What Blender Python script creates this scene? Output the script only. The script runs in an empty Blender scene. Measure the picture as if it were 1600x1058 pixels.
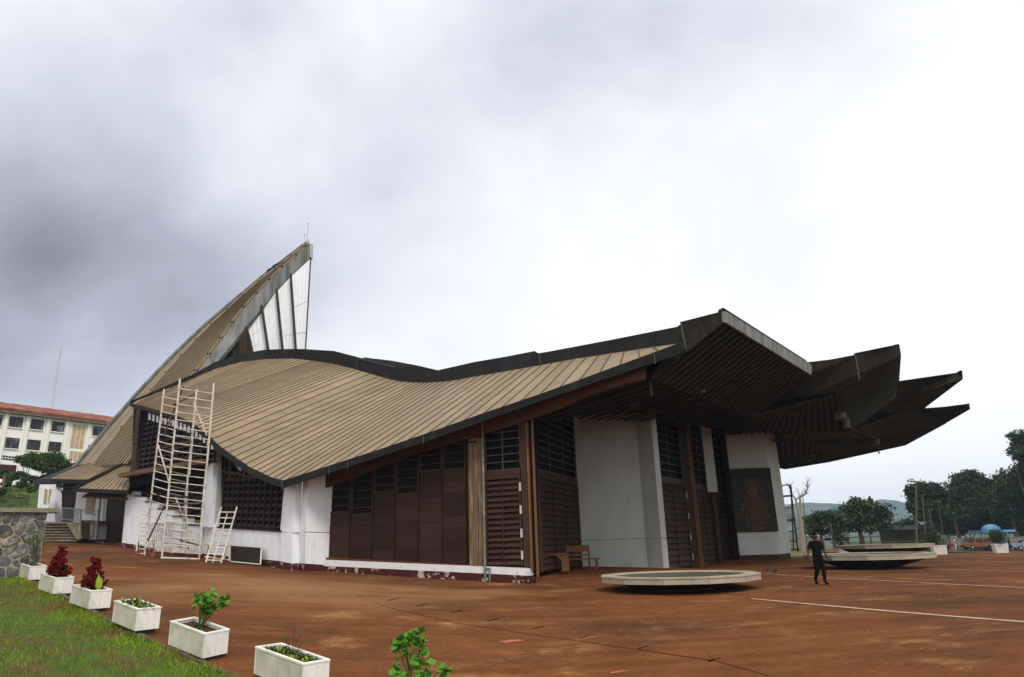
import bpy, math, random
import numpy as np
from mathutils import Vector, Matrix, noise
random.seed(7); RNG = np.random.default_rng(7)
S = bpy.context.scene
COL = S.collection

# ------------------------------------------------------------------ camera
FPX, PITCH, ROLL, CAMZ = 1067.0, math.radians(16.7), math.radians(1.74), 1.75
_F = Vector((0, math.cos(PITCH), math.sin(PITCH)))
_R0 = Vector((1, 0, 0)); _U0 = Vector((0, -math.sin(PITCH), math.cos(PITCH)))
_R = _R0*math.cos(ROLL) - _U0*math.sin(ROLL)
_U = _U0*math.cos(ROLL) + _R0*math.sin(ROLL)
cd = bpy.data.cameras.new('camera'); cam = bpy.data.objects.new('camera', cd); COL.objects.link(cam)
cam.matrix_world = Matrix(((_R.x, _U.x, -_F.x, 0), (_R.y, _U.y, -_F.y, 0), (_R.z, _U.z, -_F.z, CAMZ), (0, 0, 0, 1)))
cd.sensor_width = 36; cd.lens = 36*FPX/1600; cd.clip_start = 0.1; cd.clip_end = 12000
S.camera = cam

# ------------------------------------------------------------------ sky and sun
SUN_AZ, SUN_EL = math.radians(158), math.radians(48)      # compass style: 0 = +Y, clockwise; behind the camera, to the right
w = bpy.data.worlds.new('World'); S.world = w; w.use_nodes = True
nt = w.node_tree; N = nt.nodes; L = nt.links; N.clear()
def nd(t, **k):
    n = N.new(t)
    for a, b in k.items(): setattr(n, a, b)
    return n
out = nd('ShaderNodeOutputWorld'); 
sky = nd('ShaderNodeTexSky', sky_type='NISHITA', sun_disc=False, sun_elevation=SUN_EL, sun_rotation=SUN_AZ)
bg1 = nd('ShaderNodeBackground'); bg1.inputs['Strength'].default_value = 0.10
L.new(sky.outputs[0], bg1.inputs['Color'])
tc = nd('ShaderNodeTexCoord')
mp = nd('ShaderNodeMapping'); mp.inputs['Scale'].default_value = (1, 1, 1.45); L.new(tc.outputs['Generated'], mp.inputs['Vector'])
n1 = nd('ShaderNodeTexNoise'); n1.inputs['Scale'].default_value = 1.9; n1.inputs['Detail'].default_value = 7; n1.inputs['Roughness'].default_value = .5; n1.inputs['Distortion'].default_value = .35
n2 = nd('ShaderNodeTexNoise'); n2.inputs['Scale'].default_value = 4.2; n2.inputs['Detail'].default_value = 8; n2.inputs['Roughness'].default_value = .55
L.new(mp.outputs[0], n1.inputs['Vector']); L.new(mp.outputs[0], n2.inputs['Vector'])
def mth(op, a, b=None, clamp=False):
    m = nd('ShaderNodeMath', operation=op, use_clamp=clamp)
    for i, v in enumerate((a, b)):
        if v is None: continue
        if isinstance(v, (int, float)): m.inputs[i].default_value = v
        else: L.new(v, m.inputs[i])
    return m.outputs[0]
# a heavy grey cloud bank over the hill to the left (a direction of the sky, soft edge broken up by the noise)
def blob(px, py, k):
    d = (_F*FPX + _R*(px-800) + _U*(529-py)).normalized()
    dn = nd('ShaderNodeVectorMath', operation='DOT_PRODUCT'); L.new(tc.outputs['Generated'], dn.inputs[0]); dn.inputs[1].default_value = d
    a = mth('SUBTRACT', 1.0, dn.outputs['Value'])
    return mth('POWER', 2.718, mth('MULTIPLY', a, -k))
bank = mth('ADD', mth('MULTIPLY', blob(40, 450, 48), .37), mth('MULTIPLY', blob(180, 485, 62), .28))
bank = mth('ADD', bank, mth('MULTIPLY', blob(330, 120, 14), .17))
bank = mth('ADD', bank, mth('MULTIPLY', blob(970, 20, 30), .24))
nz = mth('ADD', mth('MULTIPLY', mth('SUBTRACT', n1.outputs[0], .5), 1.5), mth('MULTIPLY', mth('SUBTRACT', n2.outputs[0], .5), .55))
dark = mth('ADD', bank, mth('MULTIPLY', nz, mth('ADD', mth('MULTIPLY', bank, 1.1), .25)), True)
cr = nd('ShaderNodeValToRGB')
e = cr.color_ramp.elements
e[0].position = 0.0; e[0].color = (1.06, 1.06, 1.08, 1)
e[1].position = 1.0; e[1].color = (.17, .18, .215, 1)
for p, c in ((.12, (.90, .905, .955, 1)), (.3, (.64, .66, .745, 1)), (.55, (.42, .44, .51, 1)), (.8, (.28, .29, .335, 1))):
    x = cr.color_ramp.elements.new(p); x.color = c
L.new(dark, cr.inputs[0])
bg2 = nd('ShaderNodeBackground'); bg2.inputs['Strength'].default_value = 0.86; L.new(cr.outputs[0], bg2.inputs['Color'])
mx = nd('ShaderNodeMixShader'); mx.inputs[0].default_value = 0.94      # nearly full cloud cover
L.new(bg1.outputs[0], mx.inputs[1]); L.new(bg2.outputs[0], mx.inputs[2]); L.new(mx.outputs[0], out.inputs[0])

sd = bpy.data.lights.new('sun', 'SUN'); sd.energy = 1.5; sd.angle = math.radians(14); sd.color = (1, .96, .9)
so = bpy.data.objects.new('sun', sd); COL.objects.link(so)
sv = Vector((math.sin(SUN_AZ)*math.cos(SUN_EL), math.cos(SUN_AZ)*math.cos(SUN_EL), math.sin(SUN_EL)))
so.rotation_euler = sv.to_track_quat('Z', 'Y').to_euler(); so.location = sv*200
S.view_settings.view_transform = 'Standard'; S.view_settings.look = 'None'
S.view_settings.exposure = 0.42; S.view_settings.gamma = 1; S.view_settings.use_curve_mapping = False
S.render.engine = 'CYCLES'

# ------------------------------------------------------------------ placing helpers
def ray(px, py): return _F*FPX + _R*(px-800) + _U*(529-py)
def U(px, py, Y):
    d = ray(px, py); t = Y/d.y
    return Vector((d.x*t, Y, CAMZ + d.z*t))
# ground: thin plate spline through surveyed spots of the square
_ctl = [U(*q) for q in [(830,912,29),(660,903,31.2),(480,891,34),(411,881,36.6),(300,869,41),(200,857,46.5),(909,885,36.8),
        (1045,887,36),(1098,887,42),(1156,874,46),(1237,873,48),(1284,914,24.1),(1370,888,35.5),(100,846,55),(20,845,55),(318,873,39),(233,868,41)]]
_ctl += [Vector(v) for v in [(-5.5,13.5,-.1),(-7.5,15,.22),(-9.9,17.5,.5),(-12.2,19.7,.76),(-15.3,23,1.04),(-3.2,11.8,-.4),(-6.8,13,-.02),(-11,17.3,.5),(-1.2,9.6,-.55),(-12,12,.1),(-18,20,1.0)]]
_ctl += [Vector(v) for v in [(60,60,-.1),(25,60,0),(40,35,0),(45,8,0),(10,6,-.05),(-2,6,-.75),(-10,5,-.7),(70,30,0),(8,16,0),(60,0,0),(-60,60,4.5),(-50,30,2.6),(-30,20,1.5),(0,62,.5),(-2,18,.1),(-30,8,.4)]]
def _tps():
    P = np.array([[c.x, c.y] for c in _ctl]); z = np.array([c.z for c in _ctl]); n = len(P)
    r = np.linalg.norm(P[:, None]-P[None], axis=2); K = np.where(r > 0, r*r*np.log(r+1e-9), 0) + np.eye(n)*4
    Q = np.hstack([np.ones((n, 1)), P]); A = np.block([[K, Q], [Q.T, np.zeros((3, 3))]])
    s = np.linalg.solve(A, np.concatenate([z, np.zeros(3)])); return P, s
_P, _s = _tps()
def gz(X, Y):
    X = np.atleast_1d(np.asarray(X, float)); Y = np.atleast_1d(np.asarray(Y, float))
    r = np.sqrt((X[:, None]-_P[None, :, 0])**2 + (Y[:, None]-_P[None, :, 1])**2)
    return (r*r*np.log(r+1e-9)) @ _s[:-3] + _s[-3] + _s[-2]*X + _s[-1]*Y
def gh(x, y): return float(gz(x, y)[0])
def G(px, py):
    d = ray(px, py); ts = np.concatenate([np.linspace(4, 30, 261), np.linspace(30.2, 90, 300)])/d.y
    f = CAMZ + d.z*ts - gz(d.x*ts, d.y*ts); i = int(np.argmax(f < 0))
    if f[i] >= 0: i = len(ts)-1
    a, b = ts[max(i-1, 0)], ts[i]; fa, fb = f[max(i-1, 0)], f[i]
    t = a if fa == fb else a + (b-a)*fa/(fa-fb)
    return Vector((d.x*t, d.y*t, CAMZ + d.z*t))

# ------------------------------------------------------------------ materials
def mat(name, col, rough=.7, var=.15, scale=3.0, bump=0.0, bscale=30.0, col2=None, c2scale=1.0, c2lo=.5, c2hi=.7, metal=0.0, obrand=0.0, stretch=(1, 1, 1), spec=.12, col3=None, c3scale=8, c3lo=.6, c3hi=.66, fine=0.0, fscale=30, streak=None):
    m = bpy.data.materials.new(name); m.use_nodes = True; t = m.node_tree; n = t.nodes; l = t.links
    b = n['Principled BSDF']; b.inputs['Roughness'].default_value = rough; b.inputs['Metallic'].default_value = metal
    b.inputs['Specular IOR Level'].default_value = spec
    tcx = n.new('ShaderNodeTexCoord'); mpx = n.new('ShaderNodeMapping'); mpx.inputs['Scale'].default_value = stretch
    l.new(tcx.outputs['Object'], mpx.inputs['Vector'])
    def nzx(sc, det=5, r=.6):
        q = n.new('ShaderNodeTexNoise'); q.inputs['Scale'].default_value = sc; q.inputs['Detail'].default_value = det; q.inputs['Roughness'].default_value = r
        l.new(mpx.outputs[0], q.inputs['Vector']); return q.outputs[0]
    def mixc(f, a, c):
        q = n.new('ShaderNodeMix'); q.data_type = 'RGBA'
        l.new(f, q.inputs[0])
        if isinstance(a, tuple): q.inputs[6].default_value = (*a[:3], 1)
        else: l.new(a, q.inputs[6])
        q.inputs[7].default_value = (*c[:3], 1); return q.outputs[2]
    def rng(f, lo, hi):
        q = n.new('ShaderNodeMapRange'); q.inputs[1].default_value = lo; q.inputs[2].default_value = hi; l.new(f, q.inputs[0]); return q.outputs[0]
    cur = tuple(col)
    if col2: cur = mixc(rng(nzx(c2scale, 6, .65), c2lo, c2hi), cur, col2)
    if col3: cur = mixc(rng(nzx(c3scale, 8, .7), c3lo, c3hi), cur, col3)
    q = n.new('ShaderNodeMapRange'); q.inputs[1].default_value = .25; q.inputs[2].default_value = .75; q.inputs[3].default_value = 1-var; q.inputs[4].default_value = 1+var
    l.new(nzx(scale, 6), q.inputs[0]); val = q.outputs[0]
    if obrand:
        oi = n.new('ShaderNodeObjectInfo'); r = n.new('ShaderNodeMapRange'); r.inputs[3].default_value = 1-obrand; r.inputs[4].default_value = 1+obrand
        l.new(oi.outputs['Random'], r.inputs[0]); mm = n.new('ShaderNodeMath'); mm.operation = 'MULTIPLY'; l.new(val, mm.inputs[0]); l.new(r.outputs[0], mm.inputs[1]); val = mm.outputs[0]
    if streak:      # (angle, scale along, scale across, amount)
        m2 = n.new('ShaderNodeMapping'); m2.inputs['Rotation'].default_value = (0, 0, streak[0]); m2.inputs['Scale'].default_value = (streak[1], streak[2], 1); l.new(tcx.outputs['Object'], m2.inputs['Vector'])
        q = n.new('ShaderNodeTexNoise'); q.inputs['Scale'].default_value = 1; q.inputs['Detail'].default_value = 5; l.new(m2.outputs[0], q.inputs['Vector'])
        r = n.new('ShaderNodeMapRange'); r.inputs[1].default_value = .35; r.inputs[2].default_value = .7; r.inputs[3].default_value = 1-streak[3]; r.inputs[4].default_value = 1+streak[3]
        l.new(q.outputs[0], r.inputs[0]); mm = n.new('ShaderNodeMath'); mm.operation = 'MULTIPLY'; l.new(val, mm.inputs[0]); l.new(r.outputs[0], mm.inputs[1]); val = mm.outputs[0]
    if fine:
        q = n.new('ShaderNodeMapRange'); q.inputs[1].default_value = .3; q.inputs[2].default_value = .7; q.inputs[3].default_value = 1-fine; q.inputs[4].default_value = 1+fine
        l.new(nzx(fscale, 8, .75), q.inputs[0]); mm = n.new('ShaderNodeMath'); mm.operation = 'MULTIPLY'; l.new(val, mm.inputs[0]); l.new(q.outputs[0], mm.inputs[1]); val = mm.outputs[0]
    hs = n.new('ShaderNodeHueSaturation'); l.new(val, hs.inputs['Value'])
    if isinstance(cur, tuple): hs.inputs['Color'].default_value = (*cur[:3], 1)
    else: l.new(cur, hs.inputs['Color'])
    l.new(hs.outputs[0], b.inputs['Base Color'])
    if bump:
        bp = n.new('ShaderNodeBump'); bp.inputs['Strength'].default_value = bump; bp.inputs['Distance'].default_value = .02
        l.new(nzx(bscale, 6), bp.inputs['Height']); l.new(bp.outputs[0], b.inputs['Normal'])
    return m
M = {}
M['plaza'] = mat('red_dust_paving', (.152, .057, .021), .9, .20, 1.0, .5, 9, spec=.03, fine=.24, fscale=7, streak=(math.radians(-38), .10, 2.2, .14), col2=(.078, .038, .017), c2scale=.16, c2lo=.47, c2hi=.64, col3=(.29, .155, .065), c3scale=.5, c3lo=.55, c3hi=.75, stretch=(.8, 1.1, 1))
_t = M['plaza'].node_tree; _n = _t.nodes; _l = _t.links      # pale trodden dust lies in front of the white flank of the church
_hs = [x for x in _n if x.type == 'HUE_SAT'][0]; _bs = _n['Principled BSDF']; _tc = _n.new('ShaderNodeTexCoord')
_vd = _n.new('ShaderNodeVectorMath'); _vd.operation = 'SUBTRACT'; _vd.inputs[1].default_value = (-7.5, 23.5, 0); _l.new(_tc.outputs['Object'], _vd.inputs[0])
_sc = _n.new('ShaderNodeVectorMath'); _sc.operation = 'MULTIPLY'; _sc.inputs[1].default_value = (.085, .115, 0); _l.new(_vd.outputs[0], _sc.inputs[0])
_ln = _n.new('ShaderNodeVectorMath'); _ln.operation = 'LENGTH'; _l.new(_sc.outputs[0], _ln.inputs[0])
_nz = _n.new('ShaderNodeTexNoise'); _nz.inputs['Scale'].default_value = .35; _nz.inputs['Detail'].default_value = 7; _l.new(_tc.outputs['Object'], _nz.inputs['Vector'])
_ad = _n.new('ShaderNodeMath'); _ad.operation = 'MULTIPLY_ADD'; _ad.inputs[1].default_value = 1.5; _l.new(_nz.outputs[0], _ad.inputs[0]); _l.new(_ln.outputs['Value'], _ad.inputs[2])
_mr = _n.new('ShaderNodeMapRange'); _mr.inputs[1].default_value = 1.55; _mr.inputs[2].default_value = .75; _mr.inputs[3].default_value = 0; _mr.inputs[4].default_value = .62; _l.new(_ad.outputs[0], _mr.inputs[0])
_mx = _n.new('ShaderNodeMix'); _mx.data_type = 'RGBA'; _l.new(_mr.outputs[0], _mx.inputs[0]); _l.new(_hs.outputs[0], _mx.inputs[6]); _mx.inputs[7].default_value = (.30, .165, .075, 1); _l.new(_mx.outputs[2], _bs.inputs['Base Color'])
_gp = _n.new('ShaderNodeNewGeometry')      # world position, so that the drain covers continue the paving
for _k in [k for k in _l if k.from_node.type == 'TEX_COORD']: _to = _k.to_socket; _l.remove(_k); _l.new(_gp.outputs['Position'], _to)
M['patch'] = mat('orange_clay_stain', (.36, .12, .05), .85, .2, 4)
M['dustline'] = mat('faded_line_paint', (.42, .30, .2), .8, .25, 2.5, col2=(.27, .13, .065), c2scale=2.0, c2lo=.5, c2hi=.68)
M['roof'] = mat('tan_sheet_roofing', (.27, .203, .125), .55, .14, .5, .0, 20, obrand=.09, fine=.14, fscale=2.5, streak=(.9, .25, 1.6, .12), col3=(.12, .08, .045), c3scale=2.2, c3lo=.66, c3hi=.78, col2=(.27, .2, .115), c2scale=.35, c2lo=.45, c2hi=.7, metal=.15)
M['roof2'] = mat('grey_tan_sheet_roofing', (.245, .20, .125), .5, .14, 1.2, 0, 20, obrand=.06, col2=(.185, .15, .09), c2scale=.5, metal=.15)  # slightly greyer tan for most spire sheets and the far slope
M['seam'] = mat('dark_roof_seam', (.115, .08, .047), .7, .2, 3)
M['edge'] = mat('weathered_black_flashing', (.014, .013, .010), .6, .35, 2.5, .2, 9, col2=(.030, .031, .024), c2scale=.8, c2lo=.5, c2hi=.75)
M['fascia'] = mat('dark_brown_fascia', (.022, .018, .013), .7, .3, 2.5, .3, 12, col2=(.042, .038, .028), c2scale=.9, stretch=(2, 2, .4))
M['greyfascia'] = mat('grey_weathered_fascia', (.23, .235, .225), .7, .3, 2.2, .3, 9, col2=(.075, .078, .07), c2scale=1.1, c2lo=.42, c2hi=.66, stretch=(2.5, 2.5, .35))
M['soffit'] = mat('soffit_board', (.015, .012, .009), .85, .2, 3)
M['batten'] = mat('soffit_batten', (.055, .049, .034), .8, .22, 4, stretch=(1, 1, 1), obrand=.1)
M['beam'] = mat('brown_timber_beam', (.095, .036, .015), .6, .3, 1.6, .2, 20, stretch=(1, 1, 5), col2=(.07, .026, .012), c2scale=1.0)
M['fin'] = mat('varnished_timber_edge', (.19, .085, .032), .6, .3, 3, .2, 20, stretch=(4, 4, .4))
M['fin_dark'] = mat('dark_timber', (.052, .031, .018), .7, .3, 3, .2, 20, stretch=(4, 4, .4))
M['oldwood'] = mat('peeling_timber', (.16, .10, .058), .8, .4, 6, .5, 25, stretch=(5, 5, .35), col2=(.30, .20, .125), c2scale=2.2, c2lo=.52, c2hi=.62)
M['plank'] = mat('dark_red_plank', (.036, .016, .010), .55, .3, 4, .2, 30, obrand=.3, stretch=(1, 1, 8))
M['slat'] = mat('brown_louvre_slat', (.050, .023, .015), .5, .25, 4, .1, 30, obrand=.18, stretch=(1, 1, 6))
M['frame'] = mat('dark_window_frame', (.022, .015, .011), .6, .2, 4)
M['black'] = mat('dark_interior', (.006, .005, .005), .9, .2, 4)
M['bar'] = mat('grey_glazing_bar', (.085, .075, .06), .5, .2, 4)
M['white'] = mat('white_painted_wall', (.80, .81, .82), .8, .05, .8, .15, 40, col2=(.68, .67, .65), c2scale=.7, c2lo=.48, c2hi=.8, col3=(.52, .45, .37), c3scale=1.9, c3lo=.57, c3hi=.78, stretch=(1.3, 1.3, .35))
M['pier'] = mat('pale_grey_render', (.48, .49, .455), .8, .07, .8, .2, 60, col2=(.40, .40, .36), c2scale=.6, c2lo=.45, c2hi=.75, stretch=(1.5, 1.5, .5), fine=.05, fscale=18)
M['redskirt'] = mat('dark_red_skirting', (.060, .016, .014), .7, .3, 4, .2, 20, col3=(.45, .37, .29), c3scale=2.4, c3lo=.565, c3hi=.6)
M['whiteplinth'] = mat('flaking_white_plinth', (.72, .71, .68), .8, .08, 2, .2, 20, col3=(.28, .2, .15), c3scale=2.2, c3lo=.58, c3hi=.68)
M['glasswhite'] = mat('milky_glazing', (.86, .87, .89), .25, .05, 2)
M['hinge'] = mat('pale_hinge', (.5, .5, .48), .4, .1, 5)
M['pipe'] = mat('green_grey_downpipe', (.17, .20, .17), .6, .3, 4, col2=(.35, .34, .3), c2scale=2)
M['scaf'] = mat('creamy_scaffold_tube', (.66, .60, .51), .5, .15, 6, col2=(.42, .31, .21), c2scale=3, c2lo=.5, c2hi=.62)
M['rust'] = mat('rusty_steel', (.12, .06, .03), .8, .35, 6, .2, 30)
M['rustwheel'] = mat('red_brown_castor', (.22, .07, .05), .7, .2, 8)
M['steel'] = mat('grey_steel', (.34, .34, .33), .45, .15, 5, metal=.4)
M['benchwood'] = mat('orange_bench_wood', (.19, .085, .035), .6, .25, 4, .2, 25)
M['marble'] = mat('dirty_cream_marble', (.36, .31, .23), .7, .16, 2.2, .1, 20, col2=(.30, .23, .15), c2scale=1.6, c2lo=.5, c2hi=.75, obrand=.06)
M['basinunder'] = mat('dark_basin_underside', (.05, .035, .025), .9, .3, 3)
M['basinwater'] = mat('green_dry_basin_floor', (.085, .088, .062), .35, .3, 1.5, .1, 9, col2=(.08, .085, .06), c2scale=.8)
M['planter'] = mat('white_planter_slab', (.76, .73, .67), .75, .06, 3, .15, 30, obrand=.07, col2=(.50, .47, .36), c2scale=3, c2lo=.46, c2hi=.72, stretch=(1, 1, .4), col3=(.30, .22, .14), c3scale=7, c3lo=.64, c3hi=.76)
M['planter_dirty'] = mat('mossy_planter_slab', (.55, .52, .41), .8, .12, 3, .15, 30, obrand=.06, col2=(.34, .34, .21), c2scale=2.4, c2lo=.45, c2hi=.78, col3=(.24, .22, .15), c3scale=9, c3lo=.62, c3hi=.72)
M['soil'] = mat('red_soil', (.085, .035, .016), .95, .3, 8, .6, 20)
M['grassground'] = mat('dry_thatch_ground', (.085, .060, .022), .95, .35, 3, .5, 20, col2=(.05, .10, .015), c2scale=.9, c2lo=.42, c2hi=.6)
M['blade'] = mat('grass_blade', (.15, .245, .010), .6, .4, 1.1, col2=(.17, .115, .035), c2scale=.55, c2lo=.5, c2hi=.62)
M['stone'] = mat('grey_blue_stone', (.10, .103, .10), .75, .45, 7, .8, 14, obrand=.5, col2=(.36, .32, .25), c2scale=2.2, c2lo=.52, c2hi=.68)
M['mortar'] = mat('buff_mortar', (.33, .26, .18), .9, .2, 5, .5, 20)
M['cap'] = mat('mossy_concrete_cap', (.21, .18, .11), .9, .3, 4, .4, 15, col2=(.34, .29, .2), c2scale=1.7)
M['leafdark'] = mat('dark_tree_leaf', (.034, .060, .022), .6, .45, .5, col2=(.055, .092, .03), c2scale=.45)
M['leafmid'] = mat('mid_green_leaf', (.055, .095, .022), .6, .45, .6, col2=(.10, .14, .03), c2scale=.8)
M['leafbright'] = mat('bright_green_leaf', (.085, .235, .02), .5, .25, 9, col2=(.07, .2, .02), c2scale=6)
M['leafyellow'] = mat('yellow_green_leaf', (.38, .50, .05), .5, .2, 5)
M['celosia'] = mat('crimson_flower', (.095, .004, .006), .85, .4, 30, .6, 60)
M['bark'] = mat('grey_brown_bark', (.10, .075, .055), .9, .3, 4, .4, 12)
M['barkpale'] = mat('pale_bark', (.26, .22, .17), .9, .2, 4)
M['cream'] = mat('cream_block_wall', (.84, .83, .76), .8, .05, .25, 0, 10, col2=(.84, .83, .80), c2scale=.12, c2lo=.4, c2hi=.6)
M['pilaster'] = mat('pale_pilaster', (.82, .79, .69), .8, .05, .5)
M['rustroof'] = mat('rust_red_roof', (.21, .07, .038), .85, .35, .9, 0, 10, col2=(.36, .22, .16), c2scale=.5, c2lo=.5, c2hi=.7, stretch=(1.2, 1.2, .3))
M['winframe'] = mat('maroon_window_frame', (.05, .022, .018), .5, .2, 4)
M['pane'] = mat('dark_window_pane', (.03, .033, .036), .2, .3, .5, spec=.3, col2=(.16, .2, .26), c2scale=.35, c2lo=.52, c2hi=.56)
M['breezeblock'] = mat('buff_breeze_block', (.50, .36, .22), .8, .15, 2, obrand=.12)
M['shutter'] = mat('buff_louvre_shutter', (.36, .30, .17), .7, .15, 4)
M['ochre'] = mat('rusty_ledge_sheet', (.14, .075, .038), .7, .25, 2)
M['cardwhite'] = mat('white_car_paint', (.62, .64, .66), .3, .03, 1, spec=.5)
M['cargrey'] = mat('silver_blue_car_paint', (.22, .25, .32), .3, .05, 1)
M['taxi'] = mat('orange_taxi_paint', (.20, .075, .02), .5, .05, 1)
M['tyre'] = mat('black_rubber', (.015, .015, .015), .8, .1, 5)
M['carglass'] = mat('car_glass', (.03, .035, .04), .1, .1, 2)
M['bluepaint'] = mat('blue_pavilion_paint', (.07, .27, .48), .5, .1, 1)
M['bluedome'] = mat('faded_blue_dome', (.13, .26, .37), .6, .15, 1)
M['darkcloth'] = mat('black_cloth', (.005, .005, .006), .9, .3, 12, spec=.05)
M['skin'] = mat('dark_brown_skin', (.055, .026, .016), .55, .15, 12)
M['shoe'] = mat('black_shoe', (.012, .012, .012), .4, .1, 9)
M['hill'] = mat('forested_hill', (.03, .055, .035), .95, .4, .012, 0, 1, col2=(.10, .11, .05), c2scale=.006, c2lo=.5, c2hi=.62)
M['field'] = mat('rough_grass_field', (.045, .085, .02), .95, .35, .08, 0, 1, col2=(.14, .085, .04), c2scale=.05, c2lo=.52, c2hi=.6)
M['bank'] = mat('grassy_bank', (.055, .095, .018), .95, .45, .5, .6, 3, col2=(.12, .07, .03), c2scale=.25, c2lo=.52, c2hi=.62)
M['concrete'] = mat('dull_concrete', (.20, .18, .15), .9, .25, 1.5, .2, 10)
M['step'] = mat('brown_stair_concrete', (.13, .085, .05), .9, .25, 3, .3, 12)
M['road'] = mat('asphalt', (.07, .055, .045), .9, .2, 1)
M['mast'] = mat('pale_mast_paint', (.5, .48, .5), .6, .1, 1)
M['mastred'] = mat('faded_red_mast_paint', (.4, .2, .2), .6, .1, 1)
M['lamp'] = mat('spotlight_housing', (.10, .095, .085), .5, .2, 5)
M['bird'] = mat('pigeon_grey', (.04, .04, .045), .7, .3, 20)

# relief mosaic: a warm figure-like glow of chips on slate grey, chips are geometry below
# ------------------------------------------------------------------ mesh helpers
class MB:
    def __init__(s): s.v = []; s.f = []; s.mi = []
    def poly(s, pts):
        b = len(s.v); s.v += [tuple(p) for p in pts]; s.f.append(tuple(range(b, b+len(pts))))
    def hexa(s, p):      # p: 8 points, 0-3 one face, 4-7 the opposite one
        b = len(s.v); s.v += [tuple(q) for q in p]
        for q in ((0, 3, 2, 1), (4, 5, 6, 7), (0, 1, 5, 4), (1, 2, 6, 5), (2, 3, 7, 6), (3, 0, 4, 7)): s.f.append(tuple(b+i for i in q))
    def box(s, c, sx, sy, sz, rz=0):
        ca, sa = math.cos(rz), math.sin(rz); P = []
        for z in (-sz/2, sz/2):
            for x, y in ((-sx/2, -sy/2), (sx/2, -sy/2), (sx/2, sy/2), (-sx/2, sy/2)):
                P.append((c[0]+x*ca-y*sa, c[1]+x*sa+y*ca, c[2]+z))
        s.hexa(P)
    def prism(s, pts, off):   # planar-ish outline extruded by a vector
        off = Vector(off); a = [Vector(p) for p in pts]; c = [p+off for p in a]; n = len(a); b = len(s.v)
        s.v += [tuple(p) for p in a+c]
        s.f.append(tuple(b+i for i in reversed(range(n)))); s.f.append(tuple(b+n+i for i in range(n)))
        for i in range(n): j = (i+1) % n; s.f.append((b+i, b+j, b+n+j, b+n+i))
    def tube(s, a, c, r, r2=None, n=6):
        a = Vector(a); c = Vector(c); d = c-a
        if d.length < 1e-6: return
        r2 = r if r2 is None else r2; q = d.to_track_quat('Z', 'Y'); b = len(s.v)
        for p, rr in ((a, r), (c, r2)):
            for i in range(n):
                t = 2*math.pi*i/n; s.v.append(tuple(p + q @ Vector((math.cos(t)*rr, math.sin(t)*rr, 0))))
        for i in range(n): j = (i+1) % n; s.f.append((b+i, b+j, b+n+j, b+n+i))
        s.f.append(tuple(b+i for i in reversed(range(n)))); s.f.append(tuple(b+n+i for i in range(n)))
    def beam(s, a, c, wd, ht, up=(0, 0, 1)):
        a = Vector(a); c = Vector(c); d = (c-a).normalized(); up = Vector(up); sd_ = d.cross(up).normalized()*wd/2; u = sd_.cross(d).normalized()*ht/2
        s.hexa([a-sd_-u, a+sd_-u, a+sd_+u, a-sd_+u, c-sd_-u, c+sd_-u, c+sd_+u, c-sd_+u])
    def ngon(s, c, r, z0, z1, n=12, r1=None, a0=0):
        r1 = r if r1 is None else r1; b = len(s.v)
        for z, rr in ((z0, r), (z1, r1)):
            for i in range(n):
                t = a0+2*math.pi*i/n; s.v.append((c[0]+math.cos(t)*rr, c[1]+math.sin(t)*rr, z))
        for i in range(n): j = (i+1) % n; s.f.append((b+i, b+j, b+n+j, b+n+i))
        s.f.append(tuple(b+i for i in reversed(range(n)))); s.f.append(tuple(b+n+i for i in range(n)))
    def ball(s, c, rx, ry, rz, n=8, m=6, jit=0):
        b = len(s.v)
        for i in range(m+1):
            ph = math.pi*i/m
            for j in range(n):
                t = 2*math.pi*j/n; k = 1+random.uniform(-jit, jit)
                s.v.append((c[0]+rx*k*math.sin(ph)*math.cos(t), c[1]+ry*k*math.sin(ph)*math.sin(t), c[2]+rz*k*math.cos(ph)))
        for i in range(m):
            for j in range(n): j2 = (j+1) % n; s.f.append((b+i*n+j, b+(i+1)*n+j, b+(i+1)*n+j2, b+i*n+j2))
def rootloc(p):
    v = Vector((0, 0, 0))
    while p: v += Vector(p['_l']) if '_l' in p else p.location; p = p.parent
    return v
def O(name, mb, m, parent=None, kind=None, smooth=False, label=None):
    off = rootloc(parent) if parent else Vector((0, 0, 0))
    me = bpy.data.meshes.new(name)
    V = [(x-off.x, y-off.y, z-off.z) for x, y, z in mb.v]
    me.from_pydata(V, [], mb.f); me.materials.append(M[m] if isinstance(m, str) else m)
    if smooth: me.polygons.foreach_set('use_smooth', [True]*len(me.polygons))
    me.update()
    o = bpy.data.objects.new(name, me); COL.objects.link(o)
    if parent: o.parent = parent
    if kind: o['kind'] = kind
    if label: o['label'] = label
    return o
def tag(o, label, cat, group=None):
    o['label'] = label; o['category'] = cat
    if group: o['group'] = group
    return o
def thing(name, loc, label, cat, group=None):
    o = bpy.data.objects.new(name, None); COL.objects.link(o); o.location = loc; o.empty_display_size = .3
    return tag(o, label, cat, group)
def tree_copy(o, loc, rz=None, label=None, scale=None):
    def rec(a, par):
        c = a.copy(); COL.objects.link(c); c.parent = par
        for ch in a.children: rec(ch, c)
        return c
    c = rec(o, None); c.location = loc
    if rz is not None: c.rotation_euler = (0, 0, rz)
    if scale: c.scale = (scale,)*3
    if label: c['label'] = label
    return c
def lerp(a, b, t): return a+(b-a)*t
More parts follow.
